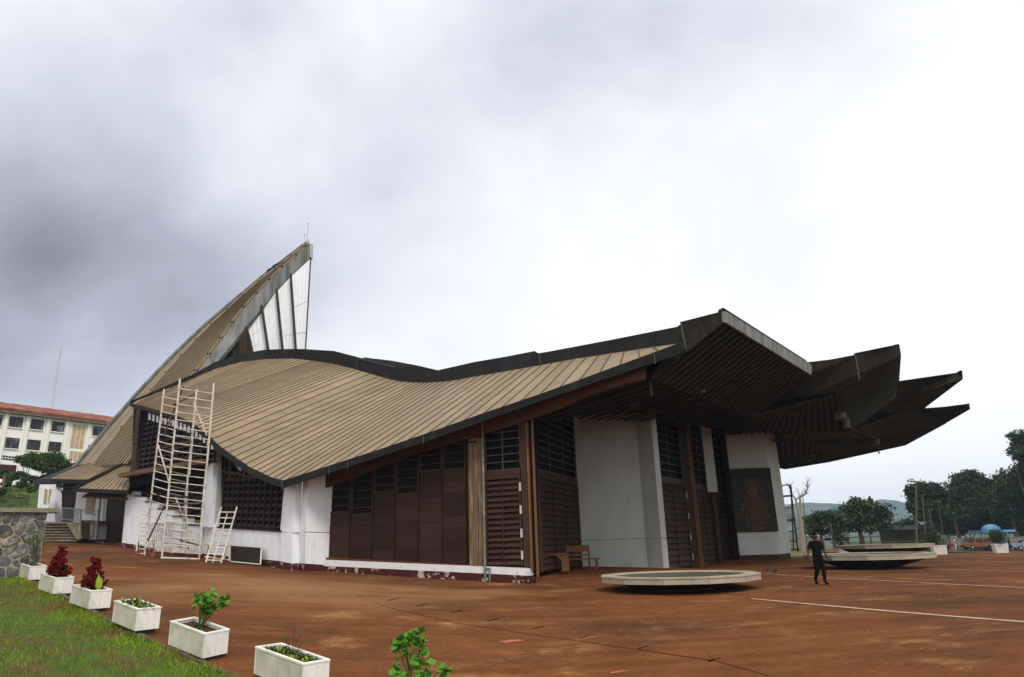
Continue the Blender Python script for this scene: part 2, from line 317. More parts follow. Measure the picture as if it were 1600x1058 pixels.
def npobj(name, V, F, m, parent=None, kind=None):
    off = rootloc(parent) if parent else Vector((0, 0, 0))
    V = np.asarray(V, np.float32) - np.array(off, np.float32); F = np.asarray(F, np.int32); k = F.shape[1]
    me = bpy.data.meshes.new(name); me.vertices.add(len(V)); me.vertices.foreach_set('co', V.ravel())
    me.loops.add(F.size); me.loops.foreach_set('vertex_index', F.ravel())
    me.polygons.add(len(F)); me.polygons.foreach_set('loop_start', np.arange(0, F.size, k, dtype=np.int32)); me.polygons.foreach_set('loop_total', np.full(len(F), k, np.int32))
    me.update(calc_edges=True); me.materials.append(M[m]); o = bpy.data.objects.new(name, me); COL.objects.link(o)
    if parent: o.parent = parent
    if kind: o['kind'] = kind
    return o
def leaf_arrays(C, size, flat=.5, aspect=.55):
    n = len(C); d = RNG.normal(size=(n, 3)); d /= np.linalg.norm(d, axis=1)[:, None]
    nn = RNG.normal(size=(n, 3)); nn[:, 2] = np.abs(nn[:, 2])+flat; s_ = np.cross(nn, d); s_ /= np.linalg.norm(s_, axis=1)[:, None]+1e-9
    L_ = size*RNG.uniform(.6, 1.3, n)[:, None]
    V = np.stack([C-d*L_*.5, C+s_*L_*aspect*.5, C+d*L_*.5, C-s_*L_*aspect*.5], 1).reshape(-1, 3)
    return V, np.arange(4*n).reshape(-1, 4)
class Wall:      # a vertical plane; s runs along it, t outwards (towards the camera side)
    def __init__(s, a, b):
        s.o = Vector((a.x, a.y, 0)); d = Vector((b.x-a.x, b.y-a.y, 0)); s.len = d.length; s.d = d.normalized()
        n = Vector((s.d.y, -s.d.x, 0)); s.n = n if n.dot(-s.o) > 0 else -n
    def sz(s, px, py, t=0):
        r = ray(px, py); c = Vector((0, 0, CAMZ)); k = ((s.o+s.n*t-c).dot(s.n))/r.dot(s.n); p = c+r*k
        return (p-s.o).dot(s.d), p.z
    def P(s, a, z, t=0): 
        p = s.o+s.d*a+s.n*t; return Vector((p.x, p.y, z))
    def box(s, mb, s0, s1, z0, z1, t0, t1):
        mb.hexa([s.P(s0, z0, t0), s.P(s1, z0, t0), s.P(s1, z0, t1), s.P(s0, z0, t1), s.P(s0, z1, t0), s.P(s1, z1, t0), s.P(s1, z1, t1), s.P(s0, z1, t1)])
    def poly(s, mb, pts, t0, t1):
        mb.prism([s.P(a, z, t0) for a, z in pts], s.n*(t1-t0))
def interp(pts, x):      # pts: list of (px, a, b..) sorted
    xs = [p[0] for p in pts]
    return [float(np.interp(x, xs, [p[k] for p in pts])) for k in range(1, len(pts[0]))]
# ------------------------------------------------------------------ terrain, square, road
mb = MB(); mb.box((0, 800, -3.6), 4900, 2990, .5); O('ground', mb, 'field', kind='structure')
nx, ny = 120, 100; X0, X1, Y0, Y1 = -62, 66, -4, 64
def gsheet(name, X0, X1, Y0, Y1, nx, ny, m, dz, edge=None):
    xs = np.linspace(X0, X1, nx); ys = np.linspace(Y0, Y1, ny); xx, yy = np.meshgrid(xs, ys)
    zz = gz(xx.ravel(), yy.ravel()) + dz
    V = np.stack([xx.ravel(), yy.ravel(), zz], 1); i = np.arange(nx*ny).reshape(ny, nx)
    F = np.stack([i[:-1, :-1], i[:-1, 1:], i[1:, 1:], i[1:, :-1]], -1).reshape(-1, 4)
    return npobj(name, V, F, m, kind='structure')
Y1 = 60; gsheet('square', X0, X1, Y0, Y1, nx, ny, 'plaza', 0)
# paler guide lines painted across the square
for (a, c, wd) in (((1175, 936), (1640, 975.5), .17), ((1195, 896.7), (1640, 920.7), .15), ((1413, 888), (1640, 894.7), .15), ((1445, 875.7), (1640, 879), .15), ((1466, 867.5), (1640, 869.4), .17)):
    A, B = G(*a), G(*c); V = []; F = []; n = 24
    d = (B-A); nrm = Vector((-d.y, d.x, 0)).normalized()*wd/2
    for i in range(n+1):
        p = A.lerp(B, i/n)
        for q in (p-nrm, p+nrm): V.append((q.x, q.y, gh(q.x, q.y)+.012))
        if i: F.append((2*i-2, 2*i, 2*i+1, 2*i-1))
    npobj('painted_line', V, F, 'dustline', kind='structure')
# clay stains
def decal(name, cx, cy, rx, ry, m, dz, ang=0, jag=.25, n=18):
    V = []
    for i in range(n):
        t = 2*math.pi*i/n; k = 1+random.uniform(-jag, jag); x = math.cos(t)*rx*k; y = math.sin(t)*ry*k
        X = cx+x*math.cos(ang)-y*math.sin(ang); Y = cy+x*math.sin(ang)+y*math.cos(ang); V.append((X, Y, gh(X, Y)+dz))
    b = MB(); b.poly(V); return O(name, b, m, kind='structure')
for px, py, rx, ry in ((797, 1002, .28, .12), (823, 983.5, .16, .05), (967, 1050, .16, .05)):
    p = G(px, py); decal('clay_stain', p.x, p.y, rx, ry, 'patch', .006, .3)
# hills far behind
def hill(name, prof, Y, back, base_z=-2):
    n = len(prof); V = []; F = []
    for k, (px, py) in enumerate(prof):
        top = U(px, py, Y)
        V += [(top.x*.86, Y*.72, base_z), (top.x*.94, Y*.86, top.z*.45+random.uniform(-4, 4)), tuple(top), (top.x*1.2, Y*1.25, base_z)]
        if k:
            a = 4*(k-1); c = 4*k
            for j in range(3): F.append((a+j, c+j, c+j+1, a+j+1))
    return npobj(name, V, F, 'hill', kind='structure')
def prof(keys, step=9, amp=1.2):
    P = []; x = keys[0][0]
    while x <= keys[-1][0]: P.append((x, interp(keys, x)[0]+random.uniform(-amp, amp))); x += step
    return P
hill('far_hill', prof([(700, 812), (1100, 800), (1240, 787), (1262, 784), (1300, 787), (1345, 791), (1372, 781), (1400, 783), (1425, 788), (1450, 792), (1520, 797), (1700, 800), (1900, 806)]), 1750, 0)
hill('near_hill', prof([(900, 826), (1180, 812), (1240, 806), (1330, 810), (1400, 806), (1470, 812), (1700, 815), (1900, 818)], 12, 1.5), 1050, 0)
hill('left_hill', prof([(-500, 830), (-200, 800), (0, 815), (300, 830), (500, 835)], 14, 1.5), 1400, 0)
# grassy bank climbing to the school behind, left
V = []; F = []; k = 0; nyb = 14; xs = np.linspace(-140, -28, 40)
for j in range(nyb+1):
    t = j/nyb; Y = 57+t*43
    for x in xs:
        base = gh(max(x, -62), 58); z = base-.2+(12.0-base)*(t**.8)*min(1, max(0, (-x-24)/14)) + noise.noise(Vector((x*.2, Y*.2, 0)))*.8*min(1, t*4)
        V.append((x, Y, z))
nb = len(xs)
for j in range(nyb):
    for i in range(nb-1): F.append((j*nb+i, j*nb+i+1, (j+1)*nb+i+1, (j+1)*nb+i))
npobj('grassy_bank', V, F, 'bank', kind='structure')
BANKV = np.array(V)
def bank_z(x, y):
    i = np.argmin((BANKV[:, 0]-x)**2+(BANKV[:, 1]-y)**2); return float(BANKV[i, 2])
# road and field beyond the square, right
def fz(x, y): return max(-3.0, min(.2, -.35-(x-47)*.041))*min(1, max(0, (y-59)/12))-.08
def fsheet(name, x0, x1, y0, y1, nx, ny, m, dz):
    V = []; F = []
    for j in range(ny+1):
        for i in range(nx+1): x, y = x0+(x1-x0)*i/nx, y0+(y1-y0)*j/ny; V.append((x, y, fz(x, y)+dz+(.25*noise.noise(Vector((x*.1, y*.1, 0))) if m == 'field' and y > 64 else 0)))
    for j in range(ny):
        for i in range(nx): a = j*(nx+1)+i; F.append((a, a+1, a+nx+2, a+nx+1))
    return npobj(name, V, F, m, kind='structure')
fsheet('field', -28, 400, 59, 420, 80, 60, 'field', -.15)
fsheet('road', 0, 220, 95, 106, 60, 4, 'road', .12)
fsheet('dirt_track', 30, 120, 68, 74, 30, 2, 'plaza', .1)

# ------------------------------------------------------------------ THE CHURCH
church = thing('church', U(1000, 885, 40), 'huge modern church with sweeping tan metal roofs, sail-like spire and folded dark entrance canopy', 'church')
CH = church
# ---- side roof
EAVE = [(206, 631, 44.5), (227, 635.6, 43.4), (252, 643, 42.2), (273, 648, 41.3), (300, 660, 40), (325, 679, 38.7), (343.5, 697, 37.8), (375, 719.5, 36.2), (392, 731, 35.4), (408, 738.5, 34.6), (424.6, 746.5, 33.8), (445, 752, 32.8)]
for x in (520, 600, 665, 720, 752, 800, 850, 900, 966, 1031, 1071):
    y = interp([(445, 752), (520, 728), (600, 702), (665, 680), (720, 660.6), (752, 649), (800, 633), (850, 616), (900, 598), (966, 573.6), (1031, 550), (1071, 535)], x)[0]
    EAVE.append((x, y, 1/(1/32.8+(x-445)*1.42e-5)))
RIDGE = [(206, 629, 44.9), (250, 612, 46.5), (302, 591, 49), (336, 576, 50.3), (380, 564.5, 51.4), (420, 560, 52), (455, 559.5, 51.8), (490, 562, 51), (523, 568, 49.8), (556, 576, 48), (594, 587, 46), (619, 594, 45), (640, 596.5, 44), (669, 597, 42.5), (700, 595, 41), (720, 592, 40), (739, 588, 39), (792, 579, 36.5), (843, 570, 34), (883, 563, 32.4), (900, 559.5, 31.8), (956, 551, 29.6), (1017, 542, 27.4), (1071, 534.5, 25.6)]
def onE(x): y, Y = interp(EAVE, x); return U(x, y, Y)
def onR(x): y, Y = interp(RIDGE, x); return U(x, y, Y)
E2R = [(206, 210), (225, 385), (254, 490), (316, 556), (343, 598), (395, 654), (420, 673), (445, 697), (467, 709), (494, 722), (521, 737), (550, 751), (577, 764), (606, 777), (634, 791), (665, 805), (692, 820), (722, 834), (753, 849), (782, 865), (812, 881), (842, 899), (873, 918), (904, 937), (936, 956), (968, 976), (1000, 997), (1031, 1019), (1071, 1070)]
ex = [445.0]
while ex[-1] > 208.5:
    x = ex[-1]; ex.append(x-max(2.0, 8.7*min(1, ((x-190)/150)**1.0)*(.72 if x < 330 else 1)))
ex = sorted(ex)[1:]; ex = [206.5]+[e for e in ex if e > 208]
ex += [467, 494, 521, 550, 577, 606, 634, 665, 692, 722, 753, 782, 812, 842, 873, 904, 936, 968, 1000, 1031, 1060]
deck = MB(); ribs = MB(); seams = []
for x in ex: seams.append((onE(x), onR(interp(E2R, x)[0])))
for i in range(len(seams)-1):
    a, b_, c, d = seams[i][0], seams[i][1], seams[i+1][1], seams[i+1][0]
    dz = Vector((0, 0, -.12)); deck.hexa([a+dz*2, b_+dz*2, c+dz*2, d+dz*2, a+dz, b_+dz, c+dz, d+dz])
side_roof = O('side_roof', deck, 'seam', CH)
for i in range(len(seams)-1):
    a, b_, c, d = seams[i][0], seams[i][1], seams[i+1][1], seams[i+1][0]
    b2 = MB(); g = .03
    pa, pb, pc, pd = a.lerp(d, g), b_.lerp(c, g), b_.lerp(c, 1-g), a.lerp(d, 1-g)
    n_ = (pc-pa).cross(pd-pb).normalized(); n_ = n_ if n_.z > 0 else -n_
    K = 3; vv = []
    for k in range(K+1):
        t = k/K; sag = 0
        l_, r_ = pa.lerp(pb, t), pd.lerp(pc, t)
        vv += [l_-n_*.05, r_-n_*.05, r_, l_]
    b2.v = [tuple(p) for p in vv]
    for k in range(K):
        o = 4*k
        for q in ((0, 1, 5, 4), (1, 2, 6, 5), (2, 3, 7, 6), (3, 0, 4, 7)): b2.f.append(tuple(o+z for z in q))
    b2.f.append((3, 2, 1, 0)); o = 4*K; b2.f.append((o, o+1, o+2, o+3))
    O('roof_panel', b2, 'roof', side_roof)
    if i:
        wd = min(.045, .10*(a-d).length)
        ribs.beam(a+n_*.01, b_+n_*.01, wd, .05, n_)
O('roof_seam', ribs, 'seam', side_roof, kind='stuff')
# far slope of the same roof, falling away behind the ridge
mb = MB()
for i in range(2, 17):
    a, b_ = U(*RIDGE[i]), U(*RIDGE[i+1]); off = Vector((7, 10, -3.5))
    mb.hexa([a+Vector((0, 0, -.5)), b_+Vector((0, 0, -.5)), b_+off+Vector((0, 0, -.5)), a+off+Vector((0, 0, -.5)), a+Vector((0, 0, -.3)), b_+Vector((0, 0, -.3)), b_+off, a+off])
O('far_roof_slope', mb, 'roof2', CH)
# eave flashing band
def band(name, low, up, thick, m, parent=CH, t0=0.0):
    mb = MB(); n = len(low); t = Vector(thick); t0 = t*0 + Vector(t0 if t0 else (0, 0, 0)); b = 0
    for i in range(n):
        l_, u_ = low[i]+t0, up[i]+t0
        mb.v += [tuple(l_), tuple(u_), tuple(u_+t), tuple(l_+t)]
        if i:
            a, c = 4*(i-1), 4*i
            for j in range(4): k = (j+1) % 4; mb.f.append((a+j, a+k, c+k, c+j))
    mb.f.append((3, 2, 1, 0)); mb.f.append((4*n-4, 4*n-3, 4*n-2, 4*n-1))
    return O(name, mb, m, parent)
xs1 = [206, 216, 227, 240, 252, 262, 273, 286, 300, 312, 325, 334, 343.5, 358, 375, 392, 408, 424.6, 435, 445]
def bw(x): return interp([(206, .16), (300, .22), (345, .30), (445, .30), (720, .33), (860, .27), (1000, .36), (1071, .42)], x)[0]
up_ = [onE(x)+Vector((0, 0, .03)) for x in xs1]; lo_ = [p-Vector((0, 0, .03+bw(x))) for p, x in zip(up_, xs1)]
band('eave_flashing', lo_, up_, (.03, .16, 0), 'edge', t0=(-.06, -.1, 0))
xs2 = [445, 520, 600, 665, 720, 752, 800, 850, 900, 966, 1031, 1071]
up_ = [onE(x)+Vector((0, 0, .03)) for x in xs2]; lo_ = [p-Vector((0, 0, .03+bw(x))) for p, x in zip(up_, xs2)]
band('eave_flashing', lo_, up_, (.03, .16, 0), 'edge', t0=(-.06, -.1, 0))
mb = MB()
for px in (445, 518, 547, 665, 1024):
    p = onE(px)+Vector((-.075, -.12, -.02)); mb.tube(p, p-Vector((0, 0, bw(px)+.06)), .022)
O('flashing_joint', mb, 'bar', CH)
# ridge flashing
TOP = [(206, 627.5), (250, 608.5), (302, 586), (333, 569), (336, 566.5), (380, 553), (416, 547), (455, 545.8), (475, 546), (523, 549), (556, 557.5), (594, 567.5), (617, 573.5), (640, 577.5), (669, 579.5), (686, 579), (720, 571.5), (739, 567), (792, 558), (836, 549.5), (842, 553), (860, 550), (900, 542.5), (956, 532), (1017, 520), (1063, 511)]
lo_, up_ = [], []
for x, y in TOP:
    p = onR(x); q = U(x, y, p.y); lo_.append(p-Vector((0, 0, .1))); up_.append(q)
band('ridge_flashing', lo_, up_, (.12, .45, 0), 'edge', t0=(-.03, -.12, 0))
band('rear_ridge_flashing', [U(545, 570, 53), U(600, 578, 52), U(652, 585, 50), U(690, 592, 48)], [U(569, 558.5, 53), U(612, 563.5, 52), U(652, 571, 50), U(686, 579, 48)], (0, .4, 0), 'edge')
mb = MB(); mb.tube(U(558, 559.5, 47.6), U(617, 574, 44.7), .035); mb.tube(U(558, 559, 47.6), U(557.5, 575, 47.6), .02); mb.tube(U(1063.5, 512, 25.4), U(1067.5, 532, 25.4), .02); mb.tube(U(843, 553, 33.6), U(844, 569, 33.6), .02)
O('flashing_trim', mb, 'bar', CH)
# ---- spire
def resamp(P, n=15):
    A = [U(*p) for p in P]; L_ = [0]
    for i in range(1, len(A)): L_.append(L_[-1]+(A[i]-A[i-1]).length)
    T = np.linspace(0, L_[-1], n); return [Vector([np.interp(t, L_, [a[k] for a in A]) for k in range(3)]) for t in T]
L0 = resamp([(112, 737, 53.8), (124.7, 722.8, 54), (177.6, 660, 54.5), (223, 607.8, 55), (275, 553.4, 55.5), (325, 505.8, 55.7), (387, 454, 55.5), (432, 417, 55), (480, 381, 54.3)])
L1 = resamp([(143, 729, 52.3), (152.5, 717, 52.5), (197, 660, 53.2), (248, 595, 53.8), (299, 538.7, 54.3), (346.7, 491, 54.5), (392, 450, 54.5), (436, 414.5, 54.4), (480.8, 381, 54.2)])
L2 = resamp([(200, 724, 48.9), (208, 715, 49), (240, 676, 49.3), (300, 591.5, 49.8), (339.7, 541, 50.8), (379.5, 484, 51.8), (432, 427, 53), (460, 403, 53.5), (485, 382, 54)])
dk = MB()
def strip(mb, A, B, h0, h1, up=Vector((-.35, -.75, .5))):
    n = len(A); u = up.normalized()
    for i in range(n):
        mb.v += [tuple(A[i]+u*h0), tuple(B[i]+u*h0), tuple(B[i]+u*h1), tuple(A[i]+u*h1)]
    for i in range(n-1):
        o = 4*i
        for q in ((0, 1, 5, 4), (1, 2, 6, 5), (2, 3, 7, 6), (3, 0, 4, 7)): mb.f.append(tuple(o+z for z in q))
    mb.f.append((3, 2, 1, 0)); o = 4*(n-1); mb.f.append((o, o+1, o+2, o+3))
strip(dk, L0, L2, -.4, -.08); spire_roof = O('spire_roof', dk, 'seam', CH)
def between(A, B, t): return [a.lerp(b, t) for a, b in zip(A, B)]
NS = 12; g = .12
lines = [L0, between(L0, L1, .5), L1]+[between(L1, L2, k/NS) for k in range(1, NS+1)]
for i in range(len(lines)-1):
    a, c = lines[i], lines[i+1]; b2 = MB(); strip(b2, between(a, c, .05), between(a, c, .93 if i > 1 else .97), -.06, .0); O('roof_panel', b2, 'roof2' if i < 10 else 'roof', spire_roof)
for i, a in enumerate(lines):
    if i == 1: continue
    b2 = MB(); big = i in (2, NS+1)
    up = Vector((-.35, -.75, .5)).normalized()
    for k in range(len(a)-1): b2.beam(a[k]+up*.02, a[k+1]+up*.02, .16 if big else .05, .12 if big else .09, up)
    O('roof_bead' if big or i == 0 else 'roof_rib', b2, 'roof' if big else 'seam', spire_roof)
mb = MB()
for a in (L0, L1, lines[-2], L2):
    for k in range(2, len(a)-1): mb.box(a[k]+Vector((-.02, -.07, .06)), .10, .10, .10)
O('snow_hook', mb, 'edge', spire_roof, kind='stuff')
# pale barge strip and dark line down the left edge of the spire
b2 = MB(); out_ = [p+Vector((-.15, 0, .08)) for p in L0]; strip(b2, [p+Vector((-.02, -.1, 0)) for p in out_], [p+Vector((.0, -.1, 0)) for p in L0], -.05, .05); O('barge_strip', b2, 'greyfascia', CH)
b2 = MB()
for k in range(len(out_)-1): b2.beam(out_[k]+Vector((-.04, 0, .03)), out_[k+1]+Vector((-.04, 0, .03)), .07, .09)
O('barge_edge', b2, 'edge', CH)
# broken flashing near the top
b2 = MB(); b2.beam(U(418, 424.5, 54.6), U(444, 410.5, 54.3), .12, .3); b2.beam(U(427, 417, 54.6), U(436, 413, 54.5), .2, .2); O('torn_flashing', b2, 'edge', CH)
# weathered fascia along the open edge of the spire
up2 = resamp([(288, 608, 49.7), (300, 591.5, 49.8), (339.7, 541, 50.8), (379.5, 484, 51.8), (432, 427, 53), (460, 403, 53.5), (486, 381, 54)], 17)
lo2 = resamp([(296, 612, 49.9), (318, 592, 50), (356, 546, 50.8), (386, 509, 51.8), (432, 455, 53), (456, 429, 53.5), (485.5, 402.5, 54)], 17)
fas = MB(); fas_o = None
for k in range(16):
    b2 = MB(); o_ = Vector((.02, -.06, 0)); t_ = Vector((.1, .3, 0)); a, b_, c, d = up2[k], up2[k+1], lo2[k+1], lo2[k]
    e1 = (b_-a)*.012; b2.hexa([a+o_, b_+o_-e1, c+o_-e1, d+o_, a+t_, b_+t_-e1, c+t_-e1, d+t_]); O('fascia_board', b2, 'greyfascia', CH)
b2 = MB(); b2.prism([U(484.5, 380, 53.9), U(486.3, 382, 53.9), U(485.6, 403, 53.9), U(484.6, 403, 53.9)], (.06, .3, 0)); O('spire_end_plate', b2, 'pier', CH)
# timber cheek below the fascia
for k in range(14):
    x0 = 318+k*(396-318)/14; x1 = x0+(396-318)/14*.93
    def topy(x): return interp([(296, 612), (318, 592), (356, 546), (386, 509), (386.5, 509.8), (398, 560)], x)[0]
    b2 = MB(); q = [U(x0, topy(x0)-1, 51.6), U(x1, topy(x1)-1, 51.6), U(x1+1, 582, 51.6), U(x0+1, 592, 51.6)]
    b2.prism(q, (0, .12, 0)); O('cheek_board', b2, 'greyfascia' if k < 5 else ('fin_dark' if k % 3 else 'fascia'), CH)
# glazed screen
GL = [(386, 511), (408.6, 481), (453.6, 433), (485, 404)]
def gtop(x): return interp(GL, x)[0]
gl = MB()
def gp(f, v):   # f 0..1 across the bottom, v 0 bottom..1 top
    xb = 396+f*(476.3-396); yb = 556; xt = 385+f**.93*(485.3-385); yt = gtop(xt)
    x = xb+(xt-xb)*v; y = yb+(yt-yb)*v; return U(x, y, 52.2+f*1.7)
for k in range(16):
    f0, f1 = k/16+.002, (k+1)/16-.002
    for j in range(3):
        v0, v1 = (0, .3, .62)[j]+.004, (.3, .62, 1)[j]-.002
        sk = lambda f, v: v-(.06*f if 0 < v < .95 else 0)
        b2 = MB(); b2.prism([gp(f0, sk(f0, v0)), gp(f1, sk(f1, v0)), gp(f1, sk(f1, v1)), gp(f0, sk(f0, v1))], (0, .03, 0)); O('glass_pane', b2, 'glasswhite', CH)
b2 = MB(); b2.prism([gp(0, 0)+Vector((0, .1, 0)), gp(1, 0)+Vector((0, .1, 0)), gp(1, 1)+Vector((0, .1, 0)), gp(.7, 1)+Vector((0, .1, 0)), gp(.25, 1)+Vector((0, .1, 0)), gp(0, 1)+Vector((0, .1, 0))], (0, .05, 0)); O('glazing_backing', b2, 'glasswhite', CH)
for (xt, yt, xb) in ((408.6, 477, 420.5), (432, 452, 442.4), (454.2, 429, 462.8)):
    b2 = MB(); Yk = 51.8+(xt-386)/100*1.7; b2.beam(U(xt, yt, Yk), U(xb, 556, Yk), .13, .3, (0, 1, 0)); O('glazing_mullion', b2, 'fin_dark', CH)
b2 = MB(); b2.tube(U(485.6, 402, 53.8), U(476.9, 556, 53.8), .05); O('glazing_edge', b2, 'edge', CH)
b2 = MB(); b2.tube(U(480, 381, 54), U(481.2, 350, 54), .035, .02); b2.ball(U(481.3, 349.5, 54), .07, .07, .07); b2.tube(U(477, 381, 54), U(475.8, 367, 54), .02); b2.ball(U(475.8, 366.5, 54), .06, .06, .06); b2.box(U(480, 380, 53.9), .35, .2, .35); b2.box(U(477, 382, 53.9), .3, .2, .2)
O('lightning_rod', b2, 'steel', CH)

# ---- side wall along the front: panels, column, door
def UB(px, py, Y): return U(px, py, Y)
WS = Wall(UB(507, 891, 33.9), UB(830, 912, 29))
S_ = lambda px, py, t=0: WS.sz(px, py, t)
sC0 = S_(507, 885)[0]; sC1 = S_(830.5, 905)[0]
zpt = lambda px, py: S_(px, py)[1]
# plinth: white over flaking dark red
def sloped(mb, wl, s0, s1, za0, za1, zb0, zb1, t0, t1):    # bottom za at s0, s1; top zb
    mb.hexa([wl.P(s0, za0, t0), wl.P(s1, za1, t0), wl.P(s1, za1, t1), wl.P(s0, za0, t1), wl.P(s0, zb0, t0), wl.P(s1, zb1, t0), wl.P(s1, zb1, t1), wl.P(s0, zb0, t1)])
zA = [S_(507, y, .22)[1] for y in (874.5, 884, 899)]; zB = [S_(830.5, y, .22)[1] for y in (888.3, 899.5, 918)]
m0 = S_(757, 900)[0]
for a, b_ in ((sC0, m0), (m0+.02, sC1)):
    fa, fb = (a-sC0)/(sC1-sC0), (b_-sC0)/(sC1-sC0); L3 = lambda k, f: zA[k]+(zB[k]-zA[k])*f
    b2 = MB(); sloped(b2, WS, a, b_, L3(1, fa), L3(1, fb), L3(0, fa), L3(0, fb), -.4, .22); O('white_plinth', b2, 'whiteplinth', CH)
    b2 = MB(); sloped(b2, WS, a, b_, L3(2, fa)-.3, L3(2, fb)-.3, L3(1, fa), L3(1, fb), -.4, .24); O('red_plinth', b2, 'redskirt', CH)
# dark backing behind all of it
sW1 = S_(838, 800)[0]
# edge beam under the roof
BM = [(508, 744, 762), (600, 707, 728), (650, 692, 708), (700, 676, 694.5), (731, 664, 685), (760, 655, 677), (800, 642, 664.5), (860, 620, 644), (918, 599, 618), (988, 573, 597), (1008, 566, 592)]
b2 = MB()
for i in range(len(BM)-1):
    (x0, u0, l0), (x1, u1, l1) = BM[i], BM[i+1]
    p = [S_(x0, l0, .3), S_(x1, l1, .3), S_(x1, u1-4, .3), S_(x0, u0-4, .3)]
    WS.poly(b2, p, 0.08, .3)
O('edge_beam', b2, 'beam', CH)
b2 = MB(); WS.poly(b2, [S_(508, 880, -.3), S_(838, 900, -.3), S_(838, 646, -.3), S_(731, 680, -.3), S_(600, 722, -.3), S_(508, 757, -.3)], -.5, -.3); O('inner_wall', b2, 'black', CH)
b2 = MB()
for px in (730, 735.5, 741):
    for py in (679.5, 690.5):
        s0, z0 = S_(px, py, .33); b2.tube(WS.P(s0, z0, .2), WS.P(s0, z0, .34), .035)
O('beam_bolt', b2, 'black', CH)
# underside of the eave overhang
b2 = MB()
for i in range(len(BM)-1):
    a0, a1 = BM[i][0], BM[i+1][0]
    pe0 = onE(max(445, a0-5))-Vector((0, 0, .2)); pe1 = onE(min(1071, a1-5+ (40 if i == len(BM)-2 else 0)))-Vector((0, 0, .2))
    s0, z0 = S_(a0, BM[i][1]-3, .1); s1, z1 = S_(a1, BM[i+1][1]-3, .1); q0, q1 = WS.P(s0, z0+.15, .05), WS.P(s1, z1+.15, .05)
    b2.hexa([pe0, pe1, q1, q0]+[p+Vector((0, 0, .08)) for p in (pe0, pe1, q1, q0)])
O('eave_soffit', b2, 'fascia', CH)
# timber panelling: six bays of planks with louvres above
colx = [(512, 546), (549, 581), (584, 616), (619, 653), (656, 690), (693, 728)]
bottom = [(512, 872), (733, 883)]; lt = [(735+540*0, 0)]*6
solid_top = [801, 804, 769, 772, 736, 733.5]
def beam_low(x): return interp([(b[0], b[2]) for b in BM], x)[0]
panelling = MB(); s0 = S_(508.5, 800)[0]; s1 = S_(733, 800)[0]
pts = [S_(508.5, 876, .02), S_(733.5, 888, .02), S_(733.5, beam_low(733)-6, .02), S_(508.5, beam_low(509)-6, .02)]
WS.poly(panelling, pts, -.1, -.04); pan = O('timber_panelling', panelling, 'frame', CH)
for k, (x0, x1) in enumerate(colx):
    xm = (x0+x1)/2; yb = interp(bottom, xm)[0]; yt = solid_top[k]; n = max(3, round((yb-yt)/19.5))
    sa, sb = S_(x0, 820)[0], S_(x1, 820)[0]; zb = S_(xm, yb)[1]; zt = S_(xm, yt)[1]
    for j in range(n):
        z0 = zb+(zt-zb)*j/n+.008; z1 = zb+(zt-zb)*(j+1)/n-.008
        b2 = MB(); WS.box(b2, sa, sb, z0, z1, -.04, .0+random.uniform(0, .012)); O('plank', b2, 'plank', pan)
    # louvres
    bb_ = MB(); WS.box(bb_, sa+.05, sb-.05, zt+.05, S_(xm, beam_low(xm)-2)[1], -.045, -.03); O('louvre_dark_backing', bb_, 'black', pan)  # black sheet puts the darkness of the opening into the colour
    yl = beam_low(xm)-6; n = max(2, int(round((yt-yl)/13))); zl = S_(xm, yl)[1]; pitch = .40; z = zt+.3
    while z < zl:
        b2 = MB(); WS.box(b2, sa+.055, sb-.055, z, z+.05, -.03, .015)
        O('louvre_slat', b2, 'slat', pan); z += pitch
    b2 = MB()
    for c_ in (sa-.02, sb-.04): WS.box(b2, c_, c_+.07, zt, zl+.2, -.05, .03)
    WS.box(b2, sa+.052, sb-.042, zt-.03, zt+.05, -.05, .026); O('louvre_frame', b2, 'fin_dark', pan)
b2 = MB(); zA2, zB2 = S_(506, 871.5, .1)[1], S_(734, 883, .1)[1]
sloped(b2, WS, S_(505.5, 871, .1)[0], S_(733.5, 883, .1)[0], zA2-.12, zB2-.12, zA2+.02, zB2+.02, -.05, .12); O('timber_sill', b2, 'beam', pan)
